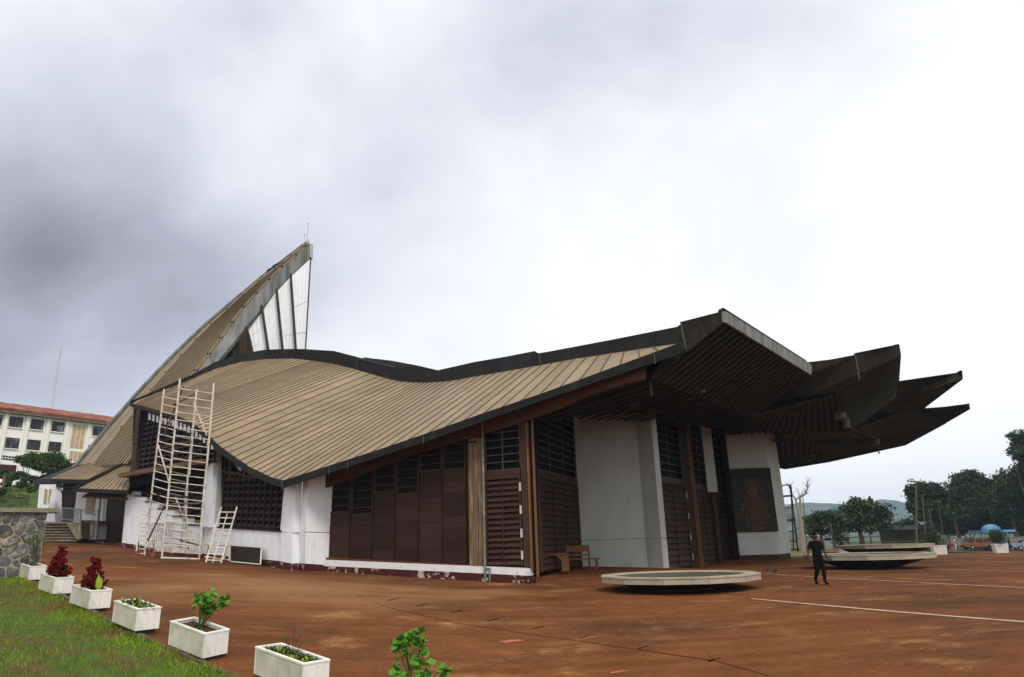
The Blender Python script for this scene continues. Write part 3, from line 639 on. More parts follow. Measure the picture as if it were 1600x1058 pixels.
# big peeling timber column and pipe
sa, sb = S_(733, 800, .15)[0], S_(754.5, 800, .15)[0]; n = 3
for j in range(3):
    b2 = MB(); w_ = (sb-sa)/3; WS.box(b2, sa+w_*j+.01, sa+w_*(j+1)-.01, S_(745, 884)[1], S_(745, 684, .2)[1], -.1, .18-.03*(j == 2)); O('timber_column', b2, 'oldwood', CH)
b2 = MB(); s0, z0 = S_(758, 905, .28); z1 = S_(753, 650, .28)[1]; b2.tube(WS.P(s0, z0-.1, .28), WS.P(s0, z1, .28), .045)
s2 = S_(765, 890, .28)[0]; b2.tube(WS.P(s2, z0-.1, .27), WS.P(s2, S_(765, 888, .28)[1], .27), .035); b2.tube(WS.P(s0, S_(765, 888, .28)[1], .27), WS.P(s2, S_(765, 888, .28)[1], .27), .035)
O('downpipe', b2, 'pipe', CH)
def grille_door(wl, x0, x1, ytop, yhead, ydoor, ybot, xr, ncol, nsl, ngr, name='louvred_door', hinges=True, lean=0.0, t=0.0):
    """door of wide slats below, header board, barred grille above; x given at mid height xr"""
    sa = wl.sz(x0, xr, t)[0]; sb = wl.sz(x1, xr, t)[0]
    if sa > sb: sa, sb = sb, sa
    xm = (x0+x1)/2; zz = [wl.sz(xm, y, t)[1] for y in (ytop, yhead, ydoor, ybot)]; W_ = sb-sa
    b2 = MB(); wl.box(b2, sa, sb, zz[3], zz[2], t-.12, t-.06); d = O(name, b2, 'frame', CH)
    fr = .05*W_
    for k in range(ncol):
        a = sa+fr+(W_-2*fr)*k/ncol+.012; b_ = sa+fr+(W_-2*fr)*(k+1)/ncol-.012; H = (zz[2]-zz[3]-.1)/nsl
        for j in range(nsl):
            z = zz[3]+.05+H*j
            b2 = MB(); b2.hexa([wl.P(a, z+.02, t-.06), wl.P(b_, z+.02, t-.06), wl.P(b_, z+.02, t+.045), wl.P(a, z+.02, t+.045), wl.P(a, z+H*.8, t-.06), wl.P(b_, z+H*.8, t-.06), wl.P(b_, z+H*.62, t-.03), wl.P(a, z+H*.62, t-.03)])
            O('door_slat', b2, 'slat', d)
    b2 = MB(); 
    for c_ in [sa, sb-fr]+[sa+fr+(W_-2*fr)*k/ncol-.02 for k in range(1, ncol)]:
        wl.box(b2, c_, c_+(fr if c_ in (sa, sb-fr) else .04), zz[3], zz[2]-.045, t-.06, t+.05)
    wl.box(b2, sa, sb, zz[2]-.04, zz[2]+.03, t-.06, t+.06); O('door_frame', b2, 'fin_dark', d)
    b2 = MB(); wl.box(b2, sa, sb, zz[2]+.04, zz[1], t-.1, t+.02); O('door_header', b2, 'slat', CH)
    if hinges:
        for f in (.12, .36, .62, .88):
            z = zz[3]+(zz[2]-zz[3])*f; b2 = MB(); wl.box(b2, sb-.05, sb+.04, z-.17, z+.17, t+.052, t+.075); O('hinge', b2, 'hinge', d)
    b2 = MB(); wl.box(b2, sa, sb, zz[1]+.01, zz[0], t-.3, t-.26); gr = O('window_grille', b2, 'black', CH)
    for j in range(ngr+1):
        z = zz[1]+.02+(zz[0]-zz[1])*j/ngr; b2 = MB(); wl.box(b2, sa, sb, z, z+.035, t-.12, t-.04); O('glazing_bar', b2, 'bar', gr)
    for k in range(ncol+1):
        s_ = sa+(W_-.04)*k/ncol; b2 = MB(); wl.box(b2, s_, s_+.04, zz[1]+.01, zz[0], t-.1, t-.038); O('glazing_upright', b2, 'bar', gr)
    return sa, sb, zz
grille_door(WS, 758.5, 815, 664, 735, 746.5, 885, 800, 2, 15, 6)
# fins at the corner; a recessed near-black strip paints the shaded gap
WSx = WS
for (x0, x1, m_, t1, yb) in ((817, 826, 'fin_dark', .10, 886), (827, 829, 'fin', .13, 886), (829.3, 835, 'frame', -.25, 893), (835.8, 837.2, 'fin', .12, 898)):
    s0, s1 = S_(x0-1.5, 780, t1*.5)[0], S_(x1-1.5, 780, t1*.5)[0]
    b2 = MB(); WS.box(b2, s0, s1, S_(x0, yb, .1)[1]-.1, S_(828, 645)[1], -.08 if m_ == 'fin' else -.35, t1*.6); O('timber_fin', b2, m_, CH)
# ---- recessed entrance: door 2
WD2 = Wall(UB(838, 886, 30.6), UB(909, 884, 37.0))
grille_door(WD2, 841, 906, 648, 742, 752, 890, 820, 3, 15, 9, hinges=False)
b2 = MB(); _q = [U(843, 884, 32.2), U(905, 884, 38.2), U(905, 884, 38.8), U(830, 884, 34)]; _zt = U(893, 646, 37.6).z+.25  # black filler added to stop light leaking in above the door
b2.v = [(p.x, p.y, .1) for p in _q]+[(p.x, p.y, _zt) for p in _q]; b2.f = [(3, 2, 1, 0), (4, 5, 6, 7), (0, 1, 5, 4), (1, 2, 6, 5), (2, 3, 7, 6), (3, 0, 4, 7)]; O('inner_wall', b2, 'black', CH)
# ---- pier one
P1a, P1b, P1c, P1d = UB(909, 881, 37.0), UB(1012, 883, 36.3), UB(1037, 884, 35.6), UB(1045.5, 885, 35.9)
ztop1 = 11.5
def pierpoly(mb, pts, z0, z1):
    n = len(pts); b = len(mb.v); mb.v += [(p.x, p.y, z0) for p in pts]+[(p.x, p.y, z1) for p in pts]
    mb.f.append(tuple(b+i for i in reversed(range(n)))); mb.f.append(tuple(b+n+i for i in range(n)))
    for i in range(n): j = (i+1) % n; mb.f.append((b+i, b+j, b+n+j, b+n+i))
gz1 = U(970, 843, 36.5).z
back1 = [P1d+Vector((.25, 1.3, 0)), P1a+Vector((.3, 2.2, 0))]
zt1 = U(1000, 640, 36.3).z+.4
b2 = MB(); pierpoly(b2, [P1a, P1b, P1c, P1d]+back1, U(970, 886, 36.3).z-.3, gz1-.025); pierpoly(b2, [P1a, P1b, P1c, P1d]+back1, gz1+.025, zt1)
ins = [p+Vector((0, .05, 0)) for p in (P1a, P1b, P1c, P1d)]+back1; pierpoly(b2, [p.lerp((P1a+P1d)/2+Vector((0, 1, 0)), .02) for p in ins], gz1-.03, gz1+.03)
O('entrance_pier', b2, 'pier', CH)
# ---- doors 3, 4, 5 on a curve between the piers
Wd3 = Wall(UB(1040, 886, 37.1), UB(1088, 886, 41.2)); grille_door(Wd3, 1034, 1076, 655, 749, 757, 889, 820, 2, 14, 9)
Wd4 = Wall(UB(1093, 886, 42.0), UB(1123, 883, 44.6)); grille_door(Wd4, 1091, 1115, 660, 759, 767, 886, 820, 2, 14, 9)
Wd5 = Wall(UB(1125, 882, 45.0), UB(1152, 876, 47.5)); grille_door(Wd5, 1126.5, 1144, 670, 771, 778, 880, 820, 2, 14, 9)
def post(pxb, pyb, Y, wx, wy, pyt, m_, name='timber_fin', rz=0):
    p = U(pxb, pyb, Y); b2 = MB(); z1 = U(pxb, pyt, Y).z+.5; b2.box((p.x, p.y, (p.z+z1)/2), wx, wy, z1-p.z+.2, rz); O(name, b2, m_, CH)
post(1085, 885, 41.0, .5, .6, 655, 'fin_dark'); post(1095, 886.5, 40.7, .08, .12, 655, 'fin'); post(1098.5, 886.5, 40.7, .06, .12, 655, 'fin')
post(1127, 882, 44.3, .26, .2, 780, 'fin_dark', 'door_post'); post(1119, 882, 44.5, .24, .2, 780, 'fin_dark', 'door_post')
p = U(1127, 880, 43.9); z0 = U(1116, 769, 43.9).z; z1 = U(1106, 665, 43.9).z+.5
b2 = MB(); b2.box((p.x-.06, p.y, (z0+z1)/2), .62, .25, z1-z0); O('pale_timber_post', b2, 'pier', CH)
post(1151, 876, 46.6, .42, .5, 672, 'fin_dark'); post(1155, 876, 46.3, .09, .4, 672, 'fin')
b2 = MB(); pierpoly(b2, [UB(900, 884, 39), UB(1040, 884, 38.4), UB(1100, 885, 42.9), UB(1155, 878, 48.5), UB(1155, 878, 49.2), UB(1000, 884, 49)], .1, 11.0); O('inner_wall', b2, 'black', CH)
# ---- pier two with the mosaic
P2a, P2b, P2c = UB(1156, 868, 45.6), UB(1219, 868, 45.6), UB(1237, 867, 48.2)
gz2 = U(1190, 840, 45.6).z; zt2 = U(1190, 678, 45.6).z+.5; zb2 = U(1190, 866.8, 45.6).z
poly2 = [P2a, P2b, P2c, P2c+Vector((-.6, 1.4, 0)), P2a+Vector((.5, 3.5, 0))]
b2 = MB(); pierpoly(b2, poly2, zb2, gz2-.03); pierpoly(b2, poly2, gz2+.03, zt2); pierpoly(b2, [p.lerp(P2b+Vector((-1, 2, 0)), .02) for p in poly2], gz2-.04, gz2+.04); O('entrance_pier', b2, 'pier', CH)
b2 = MB(); pierpoly(b2, [p.lerp(P2b+Vector((-1, 2, 0)), .03) for p in poly2], zb2-.8, zb2); O('pier_skirting', b2, 'basinunder', CH)
W2 = Wall(P2a, P2b)
q = [W2.sz(x, y) for x, y in ((1150.5, 830), (1213, 830), (1203, 733), (1141, 733))]
sL, sR, zL, zH = (q[0][0]+q[3][0])/2, (q[1][0]+q[2][0])/2, (q[0][1]+q[1][1])/2, (q[2][1]+q[3][1])/2
b2 = MB(); W2.box(b2, sL, sR, zL, zH, .002, .06); mosaic = O('mosaic_panel', b2, 'frame', CH)
b2 = MB()
for (a, b_, c, d) in ((sL-.05, sL, zL, zH), (sR, sR+.05, zL, zH), (sL-.05, sR+.05, zL-.05, zL), (sL-.05, sR+.05, zH, zH+.05)): W2.box(b2, a, b_, c, d, .002, .09)
O('mosaic_frame', b2, 'fin_dark', mosaic)
cols_ = {'slate': (.032, .032, .030), 'umber': (.050, .036, .022), 'gold': (.12, .085, .03), 'rust': (.095, .042, .022), 'olive': (.06, .062, .03), 'rose': (.11, .035, .03)}
for k, c in cols_.items(): M['m_'+k] = mat(k+'_mosaic_chip', c, .6, .4, 9)
chips = {k: MB() for k in cols_}; nxm, nzm = 44, 64
for i in range(nxm):
    for j in range(nzm):
        u = (i+.5)/nxm; v = (j+.5)/nzm; s_ = sL+(sR-sL)*u; z = zL+(zH-zL)*v
        wv = noise.noise(Vector((u*5, v*7, 3)))*.16
        core = (abs(u-.52+wv*.7)/(.06+.19*max(.1, 1-abs(v-.32)*1.35)))*(1+wv*2.2)
        r = random.random()*.8+.1+noise.noise(Vector((u*13, v*17, 9)))*.75
        if v > .85 or core > 1.15+.3*r: k = 'slate' if r < .62 else ('umber' if r < .9 else 'olive')
        elif core > .7: k = 'umber' if r < .5 else ('olive' if r < .75 else 'gold')
        else: k = 'gold' if (v > .55 and r < .75) else ('rust' if r < .45 else ('gold' if r < .7 else ('rose' if r < .85 else 'umber')))
        hw, hh = (sR-sL)/nxm*.46, (zH-zL)/nzm*.46; t = .062+random.uniform(0, .03)
        chips[k].poly([W2.P(s_-hw, z-hh, t), W2.P(s_+hw, z-hh+random.uniform(-.01, .01), t+random.uniform(-.01, .01)), W2.P(s_+hw, z+hh, t), W2.P(s_-hw, z+hh, t+random.uniform(-.01, .01))])
for k, b_ in chips.items(): O('mosaic_chip', b_, 'm_'+k, mosaic, kind='stuff')

# ---- canopy
def slab(name, pts, th, m, up=(0, 0, 1)):
    b = MB(); P = [U(*p) for p in pts]; n = len(P); c = sum(P, Vector((0, 0, 0)))/n; u = Vector(up)*th
    b.v = [tuple(p) for p in P]+[tuple(c)]+[tuple(p+u) for p in P]+[tuple(c+u)]
    for i in range(n):
        j = (i+1) % n; b.f += [(i, j, n), (n+1+j, n+1+i, 2*n+1), (i, n+1+i, n+1+j, j)]
    return O(name, b, m, CH)
def face(name, pts, th, m, off=(0, 0, 0)):     # upright folded plate, kept as an outline extruded backwards
    b = MB(); o_ = Vector(off); b.prism([U(*p)+o_ for p in pts], Vector(th)); return O(name, b, m, CH)
def battens(par, A, B, C, D, n, wd=.07, ht=.09, drop=.06):   # run from AB to DC
    A, B, C, D = [U(*p) for p in (A, B, C, D)]
    for i in range(n):
        t = (i+.5)/n; b = MB(); b.beam(A.lerp(B, t)-Vector((0, 0, drop)), D.lerp(C, t)-Vector((0, 0, drop)), wd, ht); O('soffit_batten', b, 'batten', par)
A1, B1, C1, D1 = (1130, 503, 25.6), (1264, 585, 34), (1172, 650, 37), (1022, 592, 27)
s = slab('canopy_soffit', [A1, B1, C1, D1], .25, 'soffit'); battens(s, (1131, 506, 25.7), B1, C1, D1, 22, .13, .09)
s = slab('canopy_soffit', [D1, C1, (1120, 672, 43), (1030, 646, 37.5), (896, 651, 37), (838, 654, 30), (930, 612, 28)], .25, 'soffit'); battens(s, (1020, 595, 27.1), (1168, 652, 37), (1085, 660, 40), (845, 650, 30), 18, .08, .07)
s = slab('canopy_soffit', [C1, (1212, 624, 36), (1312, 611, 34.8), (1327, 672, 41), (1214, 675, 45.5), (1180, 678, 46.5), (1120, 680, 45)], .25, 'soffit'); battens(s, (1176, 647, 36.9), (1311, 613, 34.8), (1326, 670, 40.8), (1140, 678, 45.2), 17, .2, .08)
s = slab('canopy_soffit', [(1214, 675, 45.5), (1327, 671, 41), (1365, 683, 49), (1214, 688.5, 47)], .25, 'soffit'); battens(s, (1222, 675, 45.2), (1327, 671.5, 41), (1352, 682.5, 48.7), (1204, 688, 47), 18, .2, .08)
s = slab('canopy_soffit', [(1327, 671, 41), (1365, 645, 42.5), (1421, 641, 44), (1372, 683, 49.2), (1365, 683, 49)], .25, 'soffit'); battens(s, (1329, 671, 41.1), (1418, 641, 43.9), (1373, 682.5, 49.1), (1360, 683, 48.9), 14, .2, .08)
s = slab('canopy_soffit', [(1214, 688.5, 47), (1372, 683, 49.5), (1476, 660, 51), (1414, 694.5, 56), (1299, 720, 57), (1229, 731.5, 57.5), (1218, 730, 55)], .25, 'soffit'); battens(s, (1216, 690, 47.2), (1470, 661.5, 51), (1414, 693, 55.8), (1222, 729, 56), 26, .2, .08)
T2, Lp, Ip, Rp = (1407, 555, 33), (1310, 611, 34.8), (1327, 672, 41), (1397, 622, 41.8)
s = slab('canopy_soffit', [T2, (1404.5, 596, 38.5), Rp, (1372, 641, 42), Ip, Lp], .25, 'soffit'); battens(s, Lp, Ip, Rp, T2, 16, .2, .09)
# upright plates
face('canopy_fascia', [(1063, 503, 25.6), (1122, 488, 25.4), (1122.5, 483.5, 25.4), (1129, 482.7, 25.35), (1130.5, 504, 25.4), (1071, 551, 25.9), (1022, 593, 26.4), (1016, 590, 26.5), (1040, 556, 26.2), (1064, 530, 25.8)], (.1, .18, 0), 'fascia')
face('pale_canopy_fascia', [(1129, 482.7, 25.4), (1257, 564.5, 33.4), (1265, 571, 33.9), (1264.5, 586, 33.95), (1130.5, 504, 25.45)], (.2, .1, 0), 'greyfascia', (-.08, -.08, 0))
b = MB(); b.beam(U(1128.5, 482.7, 25.3), U(1258, 564.5, 33.4), .12, .07); O('fascia_cap', b, 'edge', CH)
face('canopy_fascia', [(1257, 566.5, 34.2), (1333, 557.5, 33.7), (1334.5, 552, 33.6), (1398, 539.5, 32.8), (1405, 537.5, 32.8), (1407.5, 556, 32.9), (1310, 612, 34.6), (1265, 617.5, 35), (1212, 625, 36), (1171, 651, 36.9), (1230, 610, 35.2), (1264, 585, 34.3)], (.1, .2, 0), 'fascia')
face('canopy_fascia', [(1405, 537.5, 32.8), (1408, 554, 32.9), (1405, 597, 38.4), (1397.5, 623, 41.7), (1396, 618, 41.7), (1403, 594, 38.4)], (-.2, .1, 0), 'fascia')
face('canopy_fascia', [(1404, 595.5, 40), (1494, 582.5, 41.2), (1500, 578.8, 41), (1503.5, 578.8, 41), (1504.5, 592, 41.1), (1441, 640, 43.8), (1420, 641.5, 43.6), (1365, 645.5, 42.6), (1390, 629, 42.2), (1397, 622, 41.9)], (.1, .2, 0), 'fascia')
face('canopy_fascia', [(1420, 640, 47.5), (1442, 639.5, 50), (1463, 639.8, 50), (1470, 636.2, 49.5), (1508, 631.5, 49), (1514.5, 630, 49), (1516, 639, 49), (1478, 661, 51), (1466, 664, 51), (1371, 684, 49.3), (1400, 662, 48)], (.1, .2, 0), 'fascia')
face('canopy_fascia', [(1478, 660, 51), (1414.5, 693.5, 56), (1299, 719, 57.1), (1229, 730.5, 57.6), (1218, 729, 56), (1218, 731, 56), (1229, 733, 57.5), (1299, 721.5, 57), (1415, 696, 56), (1478, 662, 51)], (0, .3, 0), 'fascia')
for (a, c, e_) in (((1336, 552), (1343, 594), 33.4), ((1063.5, 503), (1072, 545), 25.3)):
    b = MB(); b.tube(U(*a, e_), U(*c, e_), .03); O('fascia_seam', b, 'bar', CH)
# unseen upper side of the canopy, added to stop light leaks above the doors
cen = U(1250, 652, 45); pts = [U(*p) for p in [(1063, 507, 26.4), (1129, 488, 25.9), (1259, 569, 34.3), (1402, 542, 33.2), (1402, 598, 42), (1500, 582, 41.5), (1440, 642, 50.2), (1511, 633, 49.4), (1412, 690, 56), (1299, 716, 57), (1224, 726, 57)]]+[Vector((4, 52, 11)), U(900, 565, 34), U(1000, 548, 29)]
b = MB(); n = len(pts); b.v = [tuple(p) for p in pts]+[tuple(cen)]+[tuple(p-Vector((0, 0, .05))) for p in pts]+[tuple(cen-Vector((0, 0, .05)))]
for i in range(n): j = (i+1) % n; b.f += [(i, j, n), (n+1+j, n+1+i, 2*n+1)]
O('canopy_roof', b, 'edge', CH)
# lamps and spouts under the canopy
for (px, py, Y, r, h) in ((1058, 588, 28.5, .13, .3), (1096, 607, 30.5, .16, .4), (1017, 610, 27.5, .06, .5), (993, 632, 31, .3, .06), (1237, 647, 38.5, .4, .08), (1262, 672, 43.5, .4, .08), (1312, 650, 38, .35, .35), (1322, 664, 39, .2, .35), (1316, 687, 50, .3, .08), (1268, 712, 53, .3, .08), (1372, 700, 53, .05, .9), (1366, 690, 51, .35, .5)):
    p = U(px, py, Y); b = MB(); b.ngon((p.x, p.y), r, p.z-h/2, p.z+h/2+(.3 if h > .2 else 0), 10); O('soffit_lamp', b, 'bar' if r < .1 else 'lamp', CH, smooth=False)
# ---- left flank: corner pier, window walls, stepped sill
cor = UB(468, 889.5, 33.0)
WL = Wall(cor, UB(200, 857, 46.8)); Lz = lambda px, py, t=0: WL.sz(px, py, t)
def quadw(name, wl, pts, t0, t1, m, par=CH, **k):
    b = MB(); wl.poly(b, [wl.sz(x, y, max(t0, t1) if abs(t1) > abs(t0) else t0) for x, y in pts], t0, t1); return O(name, b, m, par, **k)
WB = Wall(cor, UB(507, 891, 33.7))
quadw('corner_pier', WB, [(468, 831.8), (507.6, 832.6), (514.5, 736), (473.2, 746)], -.8, 0, 'white')
quadw('corner_pier', WB, [(468, 880.5), (507, 883), (507.6, 833.6), (468, 832.8)], -.8, 0, 'white')
quadw('red_skirting', WB, [(468, 892), (507, 896), (507, 883.3), (468, 880.8)], -.8, .02, 'redskirt')
# left return of the pier and the low white wall below the windows
quadw('corner_pier', WL, [(468, 831.6), (447.5, 831), (455.5, 744), (473, 740)], -.35, -.005, 'white')
quadw('low_wall', WL, [(468, 880), (449, 876.6), (448, 831.8), (468, 832.4)], -.4, -.004, 'white')
for a, b_, ya, yb, ta, tb in ((447.6, 405.3, 876.2, 872, 831.4, 828.5), (404.8, 362, 871.8, 868.5, 828.4, 825.6), (361.4, 328, 868.2, 866, 825.5, 823.4)):
    quadw('low_wall', WL, [(a, ya), (b_, yb), (b_+1, tb), (a+.3, ta)], -.35, -.004, 'white')
quadw('red_skirting', WL, [(468, 893), (362, 878), (270, 869), (200, 859), (200, 848), (270, 858.5), (362, 868.8), (468, 880.4)], -.35, .02, 'redskirt')
quadw('window_sill', WL, [(449.5, 831), (350, 824.8), (350, 822.5), (450, 828.3)], -.35, .06, 'frame')
# pilaster between the two window walls
quadw('white_pilaster', WL, [(341, 824), (327.5, 823), (338.5, 694), (349.5, 704)], -.3, .25, 'white')
quadw('white_pilaster', WL, [(346.5, 823.5), (341.5, 823.5), (349.6, 706), (354.5, 712)], -.5, -.05, 'pier')  # side face of the white pilaster, its shade put into a grey colour
# stepped white wall of the gallery stair
steps = [(209, 219.5, 768), (219.7, 237, 776.3), (237.2, 256, 785.2), (256.2, 280, 796.2), (280.2, 303, 808), (303.2, 326, 821)]
for x0, x1, yt in steps:
    base = lambda x: interp([(200, 848), (270, 858), (328, 866)], x)[0]
    quadw('stepped_wall', WL, [(x1-1.5*(850-yt)/60*0, base(x1)), (x0, base(x0)), (x0+1, yt), (x1+1, yt+.6)], -.35, -.004, 'white')
    if yt > 770: quadw('step_ledge', WL, [(x1+2, yt+.4), (x0-1, yt-.2), (x0-1, yt-2), (x1+2, yt-1.4)], -.35, .05, 'frame')
quadw('stepped_wall', WL, [(209.5, 850), (199.5, 848), (206.5, 770), (211, 767.5)], -.35, .0, 'white')
# dark wall behind
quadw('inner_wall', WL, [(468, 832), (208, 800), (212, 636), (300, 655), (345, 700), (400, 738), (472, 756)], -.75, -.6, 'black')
# lattice window wall, right of the pilaster
def eave_y(x): return interp([(e[0], e[1]) for e in EAVE], x)[0]+6
def lattice(name, wl, x0, x1, yb0, yb1, ytf, nc, pitch, m_s, t=-.12, wood='fin_dark', cells=1):
    """columns of short louvre boards between uprights; image-space outline is only used to find the wall-plane extents"""
    b = MB(); par = None
    pa = [wl.sz(x0, yb0, t), wl.sz(x1, yb1, t)]; sa, sb = pa[0][0], pa[1][0]
    bm = MB(); outl = [wl.sz(x0, yb0, t), wl.sz(x1, yb1, t)]
    xs = np.linspace(x1, x0, 12)
    for x in xs: outl.append(wl.sz(x, ytf(x)-2, t))
    wl.poly(bm, outl, t-.14, t-.08); par = O(name, bm, 'black', CH)
    tops = sorted([wl.sz(x, ytf(x), t) for x in xs]); ta = [q[0] for q in tops]; tz = [q[1] for q in tops]
    lo = min(sa, sb); hi = max(sa, sb); bz = lambda s: pa[0][1]+(pa[1][1]-pa[0][1])*(s-sa)/(sb-sa)
    for k in range(nc+1):
        s_ = lo+(hi-lo)*k/nc; z1 = float(np.interp(s_, ta, tz)); bb = MB(); wl.box(bb, s_-.045, s_+.045, bz(s_), max(z1, bz(s_)+.2), t-.08, t+.03); O('lattice_upright', bb, wood, par)
    for k in range(nc):
        a = lo+(hi-lo)*k/nc+.05; c = lo+(hi-lo)*(k+1)/nc-.05; z = bz((a+c)/2)+.08; z1 = float(np.interp((a+c)/2, ta, tz))
        while z < z1-.1:
            bb = MB(); bb.hexa([wl.P(a, z, t-.07), wl.P(c, z, t-.07), wl.P(c, z, t+.02), wl.P(a, z, t+.02), wl.P(a, z+pitch*.45, t-.07), wl.P(c, z+pitch*.45, t-.07), wl.P(c, z+pitch*.35, t-.04), wl.P(a, z+pitch*.35, t-.04)])
            O('lattice_board', bb, m_s, par); z += pitch
    return par
M['latt'] = mat('dark_red_lattice_board', (.026, .013, .010), .6, .25, 4, obrand=.25)
lattice('lattice_window', WL, 449, 344, 829, 823, lambda x: max(eave_y(x)+8, 738 if x > 354 else 700), 12, .34, 'latt', wood='frame')
# clerestory above it with a few clear panes
for x in (362, 384, 402, 424):
    quadw('clerestory_post', WL, [(x, 752), (x-3, 751), (x-1, eave_y(x)-4), (x+2, eave_y(x)-4)], -.2, -.1, 'fin_dark')
for (a, c, y0, y1) in ((388, 392, 752, 744), (394.5, 399, 755, 746)): quadw('clear_pane', WL, [(a, y0), (c, y0+.5), (c, y1), (a, y1)], -.58, -.55, 'bar')
for (a, c, y0, y1) in ((364.5, 367.5, 727, 720), (369, 372, 731, 723), (373, 377, 734, 727)): quadw('clear_pane', WL, [(a, y0), (c, y0+2), (c, y1+2), (a, y1)], -.58, -.55, 'glasswhite')
quadw('clerestory_rail', WL, [(450, 757), (350, 738), (350, 735), (450, 754)], -.2, -.09, 'fin_dark')
# gallery window above the ledge (projects a little)
WG = Wall(WL.P(WL.sz(334, 760)[0], 0, .5), WL.P(WL.sz(212, 760)[0], 0, .5))
gal = lattice('gallery_window', WG, 334, 215.5, 721.5, 738, lambda x: eave_y(x)+14, 13, .34, 'latt', t=0, wood='frame')
for x in np.arange(231, 332, 6.1):
    y = eave_y(x)+2
    quadw('clerestory_pane', WG, [(x, y+11), (x+4.2, y+12), (x+4.6, y+1.5), (x+.5, y+.5)], -.02, .03, 'glasswhite')
    quadw('clerestory_board', WG, [(x-1.8, y+13), (x-.2, y+13), (x+.2, y-1), (x-1.4, y-1)], -.02, .06, 'fin_dark')
quadw('window_post', WG, [(219.5, 741), (213, 741), (223, 636), (229.5, 638)], -.3, .1, 'fin_dark')
quadw('gallery_ledge', WG, [(334.5, 726.5), (205.5, 747), (205.5, 741), (334.5, 718.5)], -.5, .35, 'ochre')
quadw('gallery_back', WG, [(334, 745), (210, 760), (224, 637), (270, 650), (310, 668), (336, 695)], -.7, -.3, 'black')
lattice('stair_lattice', WL, 326, 208, 818, 768, lambda x: interp([(205, 749), (335, 727)], x)[0], 10, .34, 'latt', t=-.42, wood='frame')
# folded metal sheets standing at the wall are separate things further on

# ---- sacristy at the far left: two hipped roofs, doors, stair
WQ = Wall(UB(205, 848, 50.5), UB(122, 842, 55.5)); 
quadw('sacristy_wall', WQ, [(214, 852), (196.5, 851), (205, 762), (216, 762)], -.3, 0, 'white')
quadw('sacristy_wall', WQ, [(164.5, 851), (149.5, 848), (156, 762), (169.5, 763)], -.3, 0, 'white')
quadw('sacristy_wall', WQ, [(205, 776.5), (168, 774), (169.5, 760), (205, 762)], -.3, -.02, 'pier')
for (a, c) in ((163.8, 179.6), (180.2, 196.4)):
    quadw('door_leaf', WQ, [(c, 849.5), (a, 848.5), (a+5.8, 774), (c+8, 776)], -.25, -.18, 'plank')
quadw('sacristy_wall', WQ, [(150, 818), (120.5, 816), (127, 762), (156, 763)], -.3, -.004, 'white')
b = None
sh = quadw('louvre_shutter', WQ, [(146.2, 802), (132.8, 801), (136.5, 767), (150, 767)], 0, .05, 'shutter')
for k in range(11):
    y = 769+k*3; quadw('shutter_slat', WQ, [(146.8-k*.3, y+1.6), (134.8-k*.3, y+1.2), (134.8-k*.3, y-.2), (146.8-k*.3, y)], .05, .09, 'breezeblock', sh)
quadw('shutter_sill', WQ, [(147, 804.5), (132, 803.5), (132, 801.5), (147, 802.5)], 0, .15, 'pier')
quadw('terrace_wall', WQ, [(150, 843), (121, 841), (125.5, 818.5), (153, 819.5)], -.2, .5, 'pier')
for x in (127.5, 136, 145): quadw('wall_stain_board', WQ, [(x+2.6, 840), (x-1.4, 840), (x+.2, 819.8), (x+4, 820)], .5, .53, 'concrete')
quadw('terrace_skirting', WQ, [(150, 846), (119.5, 845), (120, 841), (150, 843)], -.2, .53, 'redskirt')
quadw('terrace_slab', WQ, [(153, 819), (126, 817.5), (126.5, 813), (153.5, 814)], -.2, .7, 'step')
WR = Wall(UB(125, 815, 56), UB(60, 812, 58.5))
quadw('sacristy_wall', WR, [(97.5, 816), (82, 815), (96, 752), (98.5, 752)], -.3, .3, 'white')
quadw('sacristy_wall', WR, [(82.3, 815), (63.5, 800), (68, 752), (97, 750)], -.3, 0, 'white')
quadw('dark_doorway', WR, [(126, 816), (91, 815), (97.5, 757), (131, 757)], -.4, -.3, 'black')
quadw('door_leaf', WR, [(125, 815), (91.5, 814.5), (96.5, 769), (130, 769.5)], -.28, -.22, 'frame')
quadw('door_transom', WR, [(130, 768.7), (96.5, 768), (96.7, 766.5), (130, 767)], -.28, -.1, 'fin_dark')
for x in (76, 69): 
    s_ = quadw('slit_window', WR, [(x+3, 788), (x-1.5, 787), (x+.8, 764), (x+5, 764.5)], .0, .04, 'shutter')
quadw('wall_lamp', WR, [(90.5, 760), (87.5, 760), (88, 754), (91, 754)], .0, .3, 'edge')
quadw('wall_ledge', WR, [(87.5, 801.5), (77, 800.5), (77, 799.5), (87.5, 800)], 0, .15, 'edge')
# roofs of the sacristy
def roofpoly(name, pts, m='seam', th=.12):
    b = MB(); b.prism([U(*p)+(Vector((.1, .9, -.45)) if m == 'seam' else Vector((0, 0, 0))) for p in pts], (0, 0, -th)); return O(name, b, m, CH)
def panels(par, low, up, n, m='roof', lift=.05, rib=True):
    lo = resamp(low, n+1); uu = resamp(up, n+1); rb = MB()
    for i in range(n):
        a, d, c, b_ = lo[i], lo[i+1], uu[i+1], uu[i]; g = .04; z = Vector((0, 0, lift))
        q = [a.lerp(d, g), a.lerp(d, 1-g), b_.lerp(c, 1-g), b_.lerp(c, g)]; b = MB(); b.hexa(q+[p+z for p in q]); O('roof_panel', b, m, par)
        if i: rb.beam(a+z, b_+z, .045, .06)
    O('roof_seam', rb, 'seam', par, kind='stuff')
r1 = roofpoly('upper_sacristy_roof', [(79.7, 748.4, 50.8), (139, 750, 49.8), (214, 715.5, 50.5), (152.5, 718, 53.6)])
panels(r1, [(79.7, 748.4, 50.8), (139, 750, 49.8), (210, 717, 50.4)], [(152.5, 718, 53.6), (180, 717, 52.4), (211, 715.8, 50.6)], 24)
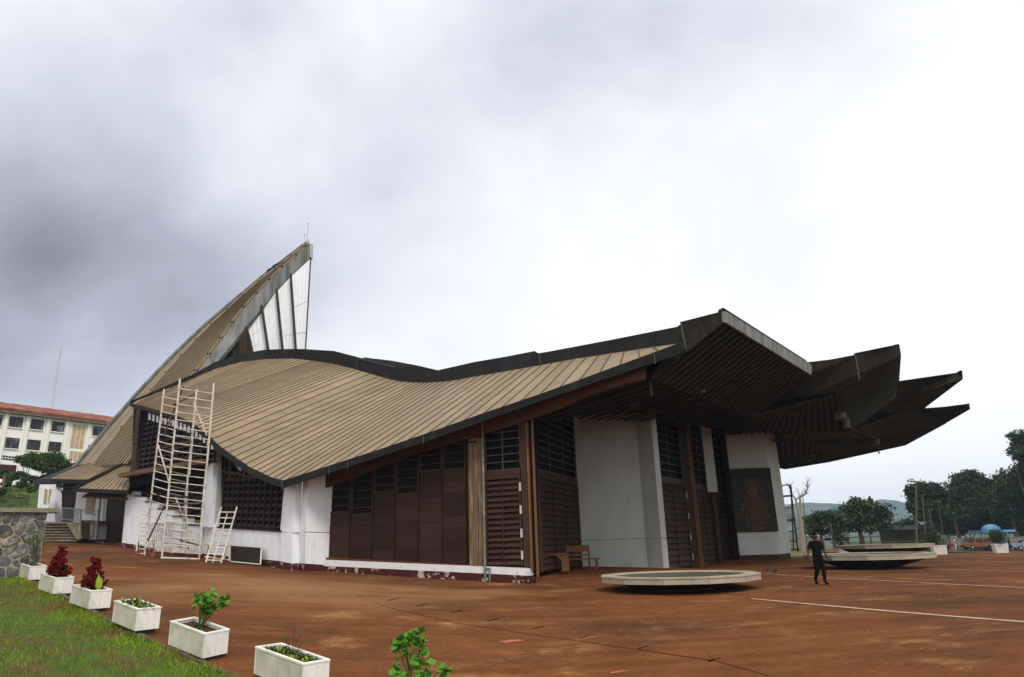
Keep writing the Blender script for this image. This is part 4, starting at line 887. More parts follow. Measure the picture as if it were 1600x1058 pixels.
roofpoly('dark_hip_slope', [(52.6, 751.5, 54), (79.7, 748.6, 50.8), (152.5, 718, 53.5), (125, 722.5, 55)], 'edge')
b = MB(); b.beam(U(53, 753, 53.8), U(80, 751.5, 50.7), .2, .32); b.beam(U(79.5, 751.8, 50.7), U(139, 752.8, 49.7), .2, .3); b.beam(U(53, 751, 54), U(125, 722, 55), .2, .25); O('sacristy_fascia', b, 'edge', CH)
b = MB(); b.hexa([U(60, 757, 56.5), U(85, 753.5, 50.9), U(139, 754.5, 49.9), U(139, 757, 55)]+[p+Vector((0, 0, .08)) for p in (U(60, 757, 56.5), U(85, 753.5, 50.9), U(139, 754.5, 49.9), U(139, 757, 55))]); O('sacristy_soffit', b, 'fascia', CH)
r2 = roofpoly('lower_sacristy_roof', [(115.4, 763.5, 48.8), (202, 767.5, 46.2), (204, 745, 47.3), (213, 716, 49.8)])
panels(r2, [(119, 765, 48.8), (202, 767.4, 46.2), (203.5, 748, 47.2)], [(213, 716.6, 49.8), (213, 718, 49.6), (213.2, 722, 49.3)], 13)
b = MB(); b.beam(U(114.5, 763, 48.7), U(213, 715.5, 49.7), .22, .2); O('hip_flashing', b, 'edge', CH)
b = MB(); b.beam(U(116, 765.7, 48.7), U(203, 769.3, 46.1), .2, .26); O('sacristy_fascia', b, 'edge', CH)
b = MB(); b.hexa([U(118, 768, 49), U(203, 771, 46.4), U(205, 770, 50.5), U(130, 768, 54)]+[U(118, 768, 49)+Vector((0, 0, .1)), U(203, 771, 46.4)+Vector((0, 0, .1)), U(205, 770, 50.5)+Vector((0, 0, .1)), U(130, 768, 54)+Vector((0, 0, .1))]); O('sacristy_soffit', b, 'fascia', CH)
b = MB(); b.tube(U(214.5, 700, 47.5), U(208, 772, 47.5), .07); O('downpipe', b, 'edge', CH)
b = MB(); b.tube(U(158, 768, 51.4), U(151.5, 845, 51.6), .05); O('downpipe', b, 'bar', CH)

# ------------------------------------------------------------------ stair and railing before the sacristy
st = thing('stair', U(95, 846, 52.5), 'brown concrete steps climbing to the far left side door of the church', 'steps')
top = U(98, 815, 54.8)
for k in range(7):
    f = k/7; yb = 845.5-f*31; x1 = 119.5-f*18; a, c = U(66, yb, 52.6+f*2.4), U(x1, yb, 52.0+f*2.4)
    b = MB(); h = .32; b.hexa([a-Vector((0, 0, h+.6)), c-Vector((0, 0, h+.6)), c+Vector((0, 3, -h-.6)), a+Vector((0, 3, -h-.6)), a, c, c+Vector((0, 3, 0)), a+Vector((0, 3, 0))]); sp_ = O('step', b, 'basinunder', st); b = MB(); b.hexa([a+Vector((0, -.05, .002)), c+Vector((0, -.05, .002)), c+Vector((0, .5, .002)), a+Vector((0, .5, .002)), a+Vector((0, -.05, .09)), c+Vector((0, -.05, .09)), c+Vector((0, .5, .09)), a+Vector((0, .5, .09))]); O('tread', b, 'cap', sp_)  # dark risers and pale treads put light and shade into the colour
b = MB(); b.prism([U(102, 815, 52.6), U(127, 817, 52.6), U(127, 842, 52.2), U(119.5, 843, 52.1)], (0, 1.2, 0)); O('stair_cheek', b, 'cap', st)
rl = thing('railing', U(125, 815, 53), 'grey metal railing beside the far left side door', 'railing')
b = MB(); b.tube(U(97.5, 793.5, 53.8), U(127, 796.5, 52.9), .05); b.tube(U(127, 796.5, 52.9), U(154, 798, 52.2), .05); b.tube(U(97, 812, 53.8), U(125.8, 814, 52.9), .04); O('handrail', b, 'steel', rl)
b = MB()
for x, y0, y1 in ((97.5, 793.5, 813), (127, 796.5, 815), (154, 798, 815)): b.tube(U(x, y0, 53.8-(x-97)*.028), U(x-1, y1, 53.8-(x-97)*.028), .05)
b.tube(U(126, 815, 52.6), U(122, 843, 52.2), .05); b.tube(U(151, 815, 52), U(149, 842, 51.9), .05); O('railing_post', b, 'steel', rl)
for k in range(15):
    x = 99+k*1.9; b = MB(); y = 794+k*.19; Yk = 53.8-(x-97)*.028; b.tube(U(x, y, Yk), U(x-.8, 812.5+k*.13, Yk), .025, n=4); O('baluster', b, 'steel', rl)

# ------------------------------------------------------------------ scaffold tower at the left flank
sc = thing('scaffold_tower', U(275, 872, 38.5), 'tall cream tubular scaffold tower on castors against the curved eave', 'scaffold')
FL = (U(178.5+60*0+225.2-178.5+.0, 860, 39.2))
def tube_part(name, a, c, r, m='scaf', par=None): b = MB(); b.tube(a, c, r, n=6); return O(name, b, m, par if par is not None else sc)
# posts: (top px,py) (bottom px,py) depth
SCP = {'A': ((256.5, 608), (226.5, 862), 39.6), 'B': ((281.3, 592), (252.8, 873), 37.6), 'C': ((334.2, 599), (311, 875), 37.2), 'D': ((307.5, 608), (282, 858), 39.4)}
for k, (a, c, Y) in SCP.items(): tube_part('standard', U(*a, Y), U(*c, Y), .05)
def onp(k, f): a, c, Y = SCP[k]; return U(a[0]+(c[0]-a[0])*f, a[1]+(c[1]-a[1])*f, Y)
def pty(k, y): a, c, Y = SCP[k]; return onp(k, (y-a[1])/(c[1]-a[1]))
for k in ('A', 'B', 'C', 'D'): pass
for i in range(21):
    y = 607+i*12.2
    tube_part('rung', pty('B', y), pty('C', y+lerp(8, 4.5, i/20)), .028)
for i in range(21):
    y = 620+i*11.6
    tube_part('rung', pty('A', y), pty('B', y+lerp(5, 9, i/20)), .027)
for i in range(3, 20):
    y = 640+i*11.2
    tube_part('rung', pty('B', y-4), pty('D', y+2), .022)
tube_part('standard', U(304.5, 640, 38.6), U(296, 742, 38.6), .05); tube_part('standard', U(293.5, 742, 38.6), U(288, 862, 38.6), .05)
for (a, c, m_) in (((302, 627), (323, 681), 'scaf'), ((247, 695), (266, 760), 'scaf'), ((274, 777), (303, 848), 'scaf'), ((287, 604), (256, 680), 'rust'), ((259, 786), (231, 845), 'rust'), ((253, 700), (300, 690), 'rust'), ((270, 633), (304, 616), 'rust')):
    tube_part('brace', U(*a, 38.2), U(*c, 38.4), .045, m_)
b = MB(); b.beam(U(236, 773, 39.0), U(292, 776, 38.4), .6, .06); O('platform_board', b, 'fin_dark', sc)
b = MB(); b.beam(U(260, 788, 38.0), U(316, 786, 37.4), .35, .05); O('platform_board', b, 'oldwood', sc)
tube_part('ledger', onp('B', .995), onp('C', .995), .05); tube_part('ledger', U(228, 855, 39.4), U(318, 862, 38.4), .06); tube_part('ledger', U(231, 843.5, 39), U(306, 853, 38), .05); tube_part('ledger', U(282, 844, 39.2), U(310, 852, 38.4), .04, 'rust')
b = MB(); b.beam(U(240, 858, 38.6), U(316, 863, 38.2), .08, .22); O('base_beam', b, 'scaf', sc)
for (x, y, Y) in ((214.3, 868, 40.2), (238, 873, 38.4), (323.8, 876, 37.6), (293, 868, 39.2)):
    p = U(x, y, Y); g_ = gh(p.x, p.y); b = MB(); b.tube((p.x, p.y-.05, g_+.14), (p.x, p.y+.05, g_+.14), .14, n=12); O('castor_wheel', b, 'rustwheel', sc)
    b = MB(); b.tube((p.x, p.y, g_+.14), (p.x, p.y, g_+.75), .035); O('castor_stem', b, 'rust', sc)
# small ladder left of it and scaffold frame leaning right
def ladder(name, tl, tr, bl, br, Yt, Yb, n, label, cat, r=.045, mid=False):
    a, c, d, e_ = U(*tl, Yt), U(*tr, Yt), U(*bl, Yb), U(*br, Yb)
    for q in (d, e_): q.z = gh(q.x, q.y)+.02
    t = thing(name, (d+e_)/2, label, cat)
    tube_part('rail', a, d, r, par=t); tube_part('rail', c, e_, r, par=t)
    for i in range(n): f = .1+.86*i/(n-1); tube_part('rung', a.lerp(d, f), c.lerp(e_, f), r*.75, par=t)
    if mid: tube_part('brace', a.lerp(c, .5).lerp(d.lerp(e_, .5), .12), d.lerp(e_, .45), r*.6, par=t)
    return t
ladder('ladder', (220.3, 797), (231, 797), (213.5, 861), (227, 862), 41, 40.2, 10, 'short narrow cream ladder standing at the left foot of the scaffold tower', 'ladder')
ladder('ladder', (346, 792), (370.3, 792), (322, 876), (345.5, 880), 36.9, 35.7, 9, 'loose cream scaffold frame leaning against the white pilaster right of the tower', 'scaffold frame', mid=True)
# grey folding gate propped inside the tower
t = thing('metal_gate', U(245, 862, 40.3), 'cream slatted metal gate propped against the wall behind the scaffold', 'gate')
for x in np.linspace(233, 268, 13): tube_part('gate_bar', U(x+2, 818+(x-233)*.03, 40.6), U(x-1.5, 852, 40.2), .03, par=t)
tube_part('gate_rail', U(234, 817.5, 40.6), U(271, 819, 40.4), .045, par=t); tube_part('gate_rail', U(230, 853, 40.2), U(266, 856, 40), .045, par=t)
t = thing('notice_board', U(382, 880, 36.6), 'dark brown board in a cream tube frame leaning at the wall foot', 'board')
b = MB(); q = [U(360, 877.5, 36.5), U(407, 882, 34.6), U(408.5, 857, 34.9), U(360, 853.5, 36.8)]; b.prism(q, (0, .06, 0)); O('board_sheet', b, 'frame', t)
for a, c in ((0, 1), (1, 2), (2, 3), (3, 0)): tube_part('frame_tube', q[a], q[c], .035, 'scaf' if a != 2 else 'rust', t)
t = thing('steel_trestle', U(340, 876, 37.6), 'low rusty cream trestle frame standing left of the dark board', 'trestle')
for a, c, e_ in (((325, 876), (325.5, 850), 37.8), ((358.5, 876), (359, 851), 36.4), ((319.5, 850), (357, 853), 37), ((320, 870), (358, 875), 36.8), ((350, 875), (354, 853), 36.6)): tube_part('frame_tube', U(*a, e_), U(*c, e_), .045, par=t)

# ------------------------------------------------------------------ benches by the door
t = thing('bench', U(868, 894, 32.6), 'small orange-brown wooden bench without a back, beside the corner door', 'bench')
bb = U(868, 893, 32.6); k_ = .034
def bx(par, nm, x, y, z, sx, sy, sz, m='benchwood', base=bb): b = MB(); b.box((base.x+x, base.y+y, base.z+z), sx, sy, sz); return O(nm, b, m, par)
bx(t, 'seat', 0, 0, .74, 1.22, .4, .06); 
for sx in (-1, 1): bx(t, 'leg', sx*.56, -.15, .35, .1, .06, .71); bx(t, 'leg', sx*.56, .15, .35, .1, .06, .71)
bx(t, 'side_board', .5, -.19, .36, .05, .02, .6); b = MB(); b.beam(bb+Vector((.1, -.18, .7)), bb+Vector((.55, -.18, .3)), .03, .09); O('brace', b, 'benchwood', t); bx(t, 'side_board', -.35, -.19, .35, .2, .02, .68); bx(t, 'side_board', .38, -.19, .35, .2, .022, .68)
t = thing('bench', U(911, 891, 34.6), 'wooden bench with a backrest, right beside the backless one before the pale pier', 'bench'); bb2 = U(911, 890.5, 34.6)
bx(t, 'seat', 0, -.1, .5, 1.62, .36, .06, base=bb2); bx(t, 'backrest', -.22, .14, .98, 1.15, .05, .3, base=bb2); bx(t, 'backrest_rail', -.22, .16, .68, 1.1, .04, .08, base=bb2)
for x in (-.7, .62): bx(t, 'leg', x, -.22, .24, .09, .06, .47, base=bb2)
for x in (-.76, .34): bx(t, 'leg', x, .18, .56, .08, .06, 1.12, base=bb2)
bx(t, 'leg', .7, .1, .24, .09, .06, .47, base=bb2)

# ------------------------------------------------------------------ basins
def basin(cpx, cY, R_, zr, th, label, a0=.13):
    c = U(cpx, 900, cY); x, y = c.x, c.y; g_ = gh(x, y); t = thing('water_basin', (x, y, g_), label, 'basin', 'twelve-sided water basins on the square')
    b = MB(); b.ngon((x, y), R_*.40, g_-.05, g_+.06, 12, a0=a0); b.ngon((x, y), R_*.44, g_+.06, zr-th, 12, R_*.93, a0); O('underside', b, 'basinunder', t)
    b = MB(); b.ngon((x, y), R_*.82, zr-th, zr-.07, 24); O('basin_floor', b, 'basinwater', t)
    P = lambda i, r, z: Vector((x+math.cos(a0+2*math.pi*i/12)*r, y+math.sin(a0+2*math.pi*i/12)*r, z))
    for i in range(12):
        j = i+1; e = .004
        b = MB(); b.hexa([P(i+e, R_*.93, zr-th), P(j-e, R_*.93, zr-th), P(j-e, R_, zr-th), P(i+e, R_, zr-th), P(i+e, R_*.93, zr-.045), P(j-e, R_*.93, zr-.045), P(j-e, R_, zr-.045), P(i+e, R_, zr-.045)]); O('side_slab', b, 'marble', t)
        b = MB(); b.hexa([P(i+e, R_*.82, zr-.04), P(j-e, R_*.82, zr-.04), P(j-e, R_*1.008, zr-.04), P(i+e, R_*1.008, zr-.04), P(i+e, R_*.83, zr), P(j-e, R_*.83, zr), P(j-e, R_*1.008, zr), P(i+e, R_*1.008, zr)]); O('rim_slab', b, 'marble', t)
        b = MB(); b.hexa([P(i, R_*.80, zr-th), P(j, R_*.80, zr-th), P(j, R_*.83, zr-th), P(i, R_*.83, zr-th), P(i, R_*.80, zr-.045), P(j, R_*.80, zr-.045), P(j, R_*.83, zr-.045), P(i, R_*.83, zr-.045)]); O('inner_wall', b, 'basinwater', t)
basin(1060, 24.6, 2.66, .60, .2, 'large shallow cream basin nearest the camera, below the first canopy valley')
basin(1361, 35.6, 2.95, .76, .22, 'middle basin, behind the walking man', .05)
basin(1390, 47.5, 2.95, .97, .2, 'farthest basin, seen just above the middle one', .2)
# ------------------------------------------------------------------ drain channel
dr = thing('drain_channel', G(840, 985), 'narrow concrete drain channel with slotted covers running across the square', 'drain')
up_pts = [(560, 915), (600, 928), (660, 943), (720, 958), (780, 970.5), (840, 981), (905, 991), (1000, 1005), (1103, 1019.5), (1200, 1040)]
lo_pts = [(560, 930), (600, 948), (660, 962), (720, 975), (780, 984), (840, 993.5), (905, 1002), (1000, 1016), (1117, 1033), (1200, 1056)]
for i in range(len(up_pts)-1):
    q = [G(*lo_pts[i]), G(*lo_pts[i+1]), G(*up_pts[i+1]), G(*up_pts[i])]
    c = sum(q, Vector())/4; q = [c+(p-c)*.985 for p in q]
    b = MB(); b.hexa([p-Vector((0, 0, .05)) for p in q]+[p+Vector((0, 0, .012)) for p in q]); O('cover_slab', b, 'plaza', dr)
b = MB()
for P_ in (up_pts, lo_pts):
    for i in range(len(P_)-1):
        b.beam(G(*P_[i])+Vector((0, 0, .003)), G(*P_[i+1])+Vector((0, 0, .003)), .012, .010)
O('joint_gap', b, 'soil', dr)
for (x, y) in ((615, 937), (660, 946), (712, 956.5), (770, 969), (840, 981.5), (914, 996), (1005, 1013), (1115.6, 1032)):
    a, c = G(x-8.5, y+2), G(x+8.5, y-2); b = MB(); b.beam(a+Vector((0, 0, .012)), c+Vector((0, 0, .012)), .035, .016); O('drain_slot', b, 'black', dr)
# expansion joints further right
for a, c in ():
    b = MB(); A, B = G(*a), G(*c); n = 10
    for i in range(n):
        p, q = A.lerp(B, i/n), A.lerp(B, (i+1)/n); p.z = gh(p.x, p.y)+.004; q.z = gh(q.x, q.y)+.004; b.beam(p, q, .015, .01)
    if a[0] > 1100: O('paving_joint', b, 'frame', kind='structure')
# ------------------------------------------------------------------ foreground: grass, kerb, planters, stone wall
EDGE = [(-60, 873), (0, 893), (30, 905), (62, 921), (95, 936), (150, 966), (190, 990), (240, 1012), (300, 1038), (345, 1056), (400, 1085)]
EG = [G(*p) for p in EDGE]; EG = sorted(EG, key=lambda p: p.y)
eY = [p.y for p in EG]; eX = [p.x for p in EG]
sl0 = (eX[1]-eX[0])/(eY[1]-eY[0])
def edge_x(Y): 
    Y = np.asarray(Y, float); r = np.interp(Y, eY, eX); return np.where(Y < eY[0], eX[0]+(Y-eY[0])*sl0, r)
ys = np.linspace(3.5, eY[-1], 60); V = []; F = []; nc = 30
for Y in ys:
    xe = float(edge_x(Y))
    for k in range(nc): 
        X = xe-(k/(nc-1))**1.3*24; V.append((X, Y, gh(X, Y)+.035+.05*min(1, k/3)+.03*noise.noise(Vector((X, Y, 0)))))
for j in range(len(ys)-1):
    for k in range(nc-1): a = j*nc+k; F.append((a, a+nc, a+nc+1, a+1))
npobj('lawn', V, F, 'grassground', kind='structure')
n = 230000
Y = 7.5+RNG.random(n)**1.25*(eY[-1]-7.6); X = edge_x(Y)-RNG.random(n)**1.15*13+.06
dens = np.array([noise.noise(Vector((x*.55, y*.55, 1.7)))+.5*noise.noise(Vector((x*1.7, y*1.7, 5))) for x, y in zip(X[:n:8], Y[:n:8])]).repeat(8)[:n]
keep = RNG.random(n) < np.clip(.62+dens*1.5, .10, 1); X, Y = X[keep], Y[keep]; n = len(X)
# clumping
Z = np.concatenate([gz(X[i:i+20000], Y[i:i+20000]) for i in range(0, n, 20000)])+.05
hh = .04+.09*RNG.random(n)**1.5; az = RNG.random(n)*6.28; ln = hh*RNG.uniform(.2, 1.0, n); wd = .006+.005*RNG.random(n); a2 = RNG.random(n)*6.28
B0 = np.stack([X-np.cos(az)*wd, Y-np.sin(az)*wd, Z], 1); B1 = np.stack([X+np.cos(az)*wd, Y+np.sin(az)*wd, Z], 1); T = np.stack([X+np.cos(a2)*ln, Y+np.sin(a2)*ln, Z+hh], 1)
npobj('grass', np.stack([B0, B1, T], 1).reshape(-1, 3), np.arange(3*n).reshape(-1, 3), 'blade', kind='stuff')['label'] = 'short green and straw coloured lawn grass'
# kerb: a low broken row of stones along the lawn
kb = thing('stone_kerb', EG[3], 'low broken row of dark mossy stones edging the lawn beneath the planters', 'kerb')
yk = eY[0]-1.2; base_b = []
while yk < eY[-1]-.3:
    L_ = random.uniform(.25, .45); x0, x1 = float(edge_x(yk)), float(edge_x(yk+L_*.8)); a = Vector((x0+.1, yk, gh(x0, yk)+.03)); c = Vector((x1+.1, yk+L_*.8, gh(x1, yk+L_*.8)+.03))
    b = MB(); w_ = random.uniform(.10, .15); b.beam(a, a.lerp(c, .94), w_*.8, random.uniform(.05, .10)); 
    b.v = [tuple(Vector(v)+Vector((random.uniform(-.018, .018), random.uniform(-.018, .018), random.uniform(-.015, .015)))) for v in b.v]; O('kerb_stone', b, 'bark', kb); yk += L_
# pebbles and litter on the square
b = MB()
for _ in range(110):
    px, py = random.uniform(120, 1560), random.uniform(905, 1057); p = G(px, py)
    if float(edge_x(p.y)) > p.x-.1 and p.y < 22: continue
    r = random.uniform(.004, .012); b.ball((p.x, p.y, p.z+r*.4), r*1.4, r, r*.7, 5, 3)
O('grit', b, 'dustline', kind='stuff')['label'] = 'scattered pale grit on the red square'

def flower_leaf(b, p, r, tilt=None, n=8):      # rounded scalloped leaf, slightly cupped
    d = Vector((random.gauss(0, .6), random.gauss(-.25, .6), 1)).normalized() if tilt is None else tilt; q = d.to_track_quat('Z', 'Y'); k = len(b.v); b.v.append(tuple(p-d*r*.25))
    for i in range(n):
        t = 2*math.pi*i/n; rr = r*(1+.14*math.cos(t*4)); b.v.append(tuple(p+q @ Vector((math.cos(t)*rr, math.sin(t)*rr, r*.12*math.sin(3*t)))))
    for i in range(n): b.f.append((k, k+1+i, k+1+(i+1) % n))
def long_leaf(b, p, d, L_, wd, droop=.4):
    d = d.normalized(); s_ = d.cross(Vector((0, 0, 1))); s_ = s_.normalized() if s_.length > .01 else Vector((1, 0, 0)); k = len(b.v)
    for i, (f, ww) in enumerate(((0, .15), (.3, 1), (.65, .8), (1, .03))):
        c = p+d*L_*f-Vector((0, 0, droop*L_*f*f)); b.v += [tuple(c-s_*wd*ww/2), tuple(c+Vector((0, 0, -.15*wd*ww))), tuple(c+s_*wd*ww/2)]
    for i in range(3):
        a = k+3*i; b.f += [(a, a+1, a+4, a+3), (a+1, a+2, a+5, a+4)]
# planters: front vertical edge top/bottom px, left end of long side, right end of short side
PL = [((320, 990), 43, (266, 971), (358, 983)), ((215, 951.5), 38, (178.5, 938), (252, 949.5)), ((142, 923), 32, (112.5, 913), (175.5, 922)), ((86, 903), 28, (63, 895), (115.5, 902.5)), ((46.5, 885), 23.5, (27, 878.5), (73, 884)), ((474, 1037), 51, (399, 1010.5), (515.5, 1033))]
PH = .45
def ray_z(px, py, z): d = ray(px, py); t = (z-CAMZ)/d.z; return Vector((d.x*t, d.y*t, z))
geo = []
for (fx, fy), hpx, lf, rt in PL:
    lo_, hi_ = 4, 60
    for _ in range(40):
        Y = (lo_+hi_)/2; a = U(fx, fy, Y)
        d = a-Vector((0, 0, PH))-Vector((0, 0, CAMZ)); py = 529-FPX*d.dot(_U)/d.dot(_F)
        if py-fy > hpx: lo_ = Y
        else: hi_ = Y
    a = U(fx, fy, Y); l_ = ray_z(*lf, a.z); r_ = ray_z(*rt, a.z); geo.append((a, l_, r_))
labs = ['white planter box with a leafy round-leaved geranium, nearest but one', 'white planter box with low mixed yellow-green plants, right of the red-flowered pair', 'white planter box holding the red flower spike with a yellow-green leaf in front', 'white planter box holding the taller red flower spike nearest the stone wall', 'small far planter box with low green plants, right against the stone wall', 'nearest fully framed planter box with grassy weeds and a thin whorled sprig']
def planter(a, rz, lx, ly, label, sx=0, sy=0):
    t = thing('planter_box', a, label, 'planter', 'white planter boxes along the lawn edge'); c, s_ = math.cos(rz), math.sin(rz)
    X_ = Vector((c, s_, sx)); Y_ = Vector((-s_, c, sy)); o = a-Vector((0, 0, PH)); th = .035      # a = near corner; X_ short side (to the right), Y_ long side (going back)
    def pb(nm, x0, x1, y0, y1, z0, z1, m):
        b = MB(); q = [o+X_*x+Y_*y for x, y in ((x0, y0), (x1, y0), (x1, y1), (x0, y1))]; b.hexa([p+Vector((0, 0, z0)) for p in q]+[p+Vector((0, 0, z1)) for p in q]); return O(nm, b, m, t)
    for k in range(2): pb('side_slab', lx*k/2+.002, lx*(k+1)/2-.002, 0, th, .04, PH-.03, 'planter'); pb('side_slab', lx*k/2+.002, lx*(k+1)/2-.002, ly-th, ly, .04, PH-.03, 'planter')
    n = 4
    for k in range(n): pb('side_slab', 0, th, th+(ly-2*th)*k/n+.003, th+(ly-2*th)*(k+1)/n-.003, .04, PH-.03, 'planter_dirty'); pb('side_slab', lx-th, lx, th+(ly-2*th)*k/n+.003, th+(ly-2*th)*(k+1)/n-.003, .04, PH-.03, 'planter')
    rm = .05
    pb('rim_slab', -.008, lx+.008, -.008, rm, PH-.027, PH, 'planter'); pb('rim_slab', -.008, lx+.008, ly-rm, ly+.008, PH-.027, PH, 'planter'); pb('rim_slab', -.008, rm, rm+.003, ly-rm-.003, PH-.027, PH, 'planter'); pb('rim_slab', lx-rm, lx+.008, rm+.003, ly-rm-.003, PH-.027, PH, 'planter')
    pb('soil', th, lx-th, th, ly-th, .06, PH-.07, 'soil'); pb('foot', .05, lx-.05, .06, ly-.06, -.18, .035, 'basinunder')
    return t, (lambda u, v, z: o+X_*lx*u+Y_*ly*v+Vector((0, 0, PH-.07+z)))
tops = []
def proj(p): d = p-Vector((0, 0, CAMZ)); k = FPX/d.dot(_F); return 800+d.dot(_R)*k, 529-d.dot(_U)*k
for i, (a, l_, r_) in enumerate(geo):
    lf, rt = PL[i][2], PL[i][3]; best = None
    for rz in np.linspace(-.3, 1.3, 65):
        X_ = Vector((math.cos(rz), math.sin(rz), 0)); Y_ = Vector((-math.sin(rz), math.cos(rz), 0))
        for lx in (.48, .54, .60, .66, .72):
            for ly in (.9, 1.0, 1.1, 1.2, 1.3, 1.4):
                for sx in (0, .03, .06, .09, .12):
                    pr = proj(a+(X_+Vector((0, 0, sx)))*lx); e0 = abs(pr[0]-rt[0])+1.2*abs(pr[1]-rt[1])
                    for sy in (.02, .05, .08, .11, .14):
                        pl = proj(a+(Y_+Vector((0, 0, sy)))*ly); e = e0+abs(pl[0]-lf[0])+1.2*abs(pl[1]-lf[1])+3*abs(lx-.6)+2*abs(ly-1.15)+10*abs(sx-.05)
                        if best is None or e < best[0]: best = (e, rz, lx, ly, sx, sy)
    e, rz, lx, ly, sx, sy = best
    _, tf = planter(a, rz, lx, ly, labs[i], sx, sy); tops.append(tf)
def plant(nm, tf, label): 
    p = tf(.5, .5, 0); return thing(nm, p, label, 'plant')
def geranium(tf, u, v, h, n, label, nm='geranium', r=.055, spread=.22, yellow=0):
    t = thing(nm, tf(u, v, 0), label, 'plant'); b = MB(); stems = MB(); tips = []
    for k in range(9):
        a = tf(u, v, 0)+Vector((random.uniform(-.04, .04), random.uniform(-.04, .04), 0)); e_ = a+Vector((random.gauss(0, spread*.7), random.gauss(0, spread*.7), h*random.uniform(.45, 1)))
        m_ = a.lerp(e_, .5)+Vector((random.uniform(-.03, .03), 0, .02)); stems.tube(a, m_, .009, .008, 5); stems.tube(m_, e_, .008, .005, 5); tips.append(e_); tips.append(m_.lerp(e_, .5))
    for k in range(n):
        c = random.choice(tips); p = c+Vector((random.gauss(0, .055), random.gauss(0, .055), random.gauss(0.0, .05))); flower_leaf(b, p, r*random.uniform(.55, 1.15))
    O('stem', stems, 'leafmid', t); O('leaves', b, 'leafbright', t)
    return t
def tuft(tf, n, label, nm='weeds', hmax=.22, m='leafmid', um=(.1, .9)):
    t = thing(nm, tf(.5, .5, 0), label, 'plant'); b = MB(); b2 = MB()
    for k in range(n):
        p = tf(random.uniform(*um), random.uniform(.08, .92), 0)
        for j in range(4):
            d = Vector((random.gauss(0, .6), random.gauss(0, .6), random.uniform(.5, 1.3))); long_leaf(b if random.random() < .7 else b2, p, d, random.uniform(.4, 1)*hmax, .028)
    O('leaves', b, m, t); O('pale_leaves', b2, 'leafyellow' if m == 'leafmid' else 'leafbright', t); return t
def celosia(tf, h, label, n=8):
    t = thing('red_flower_plant', tf(.5, .5, 0), label, 'plant'); st_ = MB(); lf = MB()
    for k in range(n):
        f = k/(n-1); b = MB(); c0 = tf(.5, .5, 0); w_ = .38*(1-abs(f*1.15-.25)); w_ = max(w_, .09)
        for j in range(max(5, int(15*(1-f)))):
            a = random.random()*6.28; r = w_*random.uniform(.3, 1)*.8; c = c0+Vector((math.cos(a)*r, math.sin(a)*r, .1+(h-.1)*f+random.uniform(-.05, .05)))
            for q in range(6): cc = c+Vector((random.gauss(0, .028), random.gauss(0, .028), random.gauss(0, .034))); b.ball(cc, .030, .030, .034, 6, 4, .3)
        O('flower_cluster', b, 'celosia', t, kind='stuff')
    for k in range(60):
        a = random.random()*6.28; z = random.uniform(0, h*.55); p = tf(.5, .5, 0)+Vector((math.cos(a)*.1, math.sin(a)*.1, z)); long_leaf(lf, p, Vector((math.cos(a), math.sin(a), .35)), .2*(1.1-z/h), .05)
    st_.tube(tf(.5, .5, 0), tf(.5, .5, h*.9), .02, .01); O('stem', st_, 'celosia', t); O('leaves', lf, 'leafmid', t); return t
geranium(tops[0], .55, .5, .62, 190, 'bright green round-leaved geranium in the nearest but one planter'); tuft(tops[0], 6, 'few thin grass stalks at the corners of the geranium planter', hmax=.2)
tuft(tops[1], 60, 'low mixed green and yellow leaves filling the planter right of the red flowers', 'bedding_plants', .30)
celosia(tops[2], .68, 'crimson flower spike with a yellow-green leaf in front, in the third planter from the wall')
t = thing('yellow_leaf_shoot', tops[2](.55, .2, 0), 'tall yellow-green leaves before the nearer crimson flower spike', 'plant'); b = MB()
for dx, L_ in ((-.25, .34), (.22, .40), (.05, .46)): long_leaf(b, tops[2](.5, .18, 0), Vector((dx, -.2, 1)), L_, .13, .1)
O('leaves', b, 'leafyellow', t)
celosia(tops[3], .78, 'taller crimson flower spike in the second planter from the stone wall'); 
tuft(tops[4], 16, 'low green leaves in the planter against the stone wall', 'bedding_plants', .22); tuft(tops[2], 8, 'green leaves around the foot of the nearer crimson flowers', 'bedding_plants', .14); tuft(tops[3], 8, 'green leaves around the foot of the taller crimson flowers', 'bedding_plants', .14)
tuft(tops[5], 70, 'grassy green weeds filling the nearest fully framed planter', 'weeds', .22, 'leafmid')
t = thing('whorled_sprig', tops[5](.6, .55, 0), 'thin sprig with whorls of narrow leaves rising from the nearest framed planter', 'plant'); b = MB(); s_ = MB()
for (dx, hh_) in ((-.08, .24), (.02, .42), (.12, .34), (.17, .2), (-.13, .3)):
    a = tops[5](.6, .55, 0); c = a+Vector((dx, 0, hh_)); s_.tube(a, c, .006, .004, 5)
    for k in range(9): an = k*.7; long_leaf(b, c, Vector((math.cos(an), math.sin(an), .3)), .10, .03, .3)
O('stem', s_, 'fin_dark', t); O('leaves', b, 'leafmid', t)
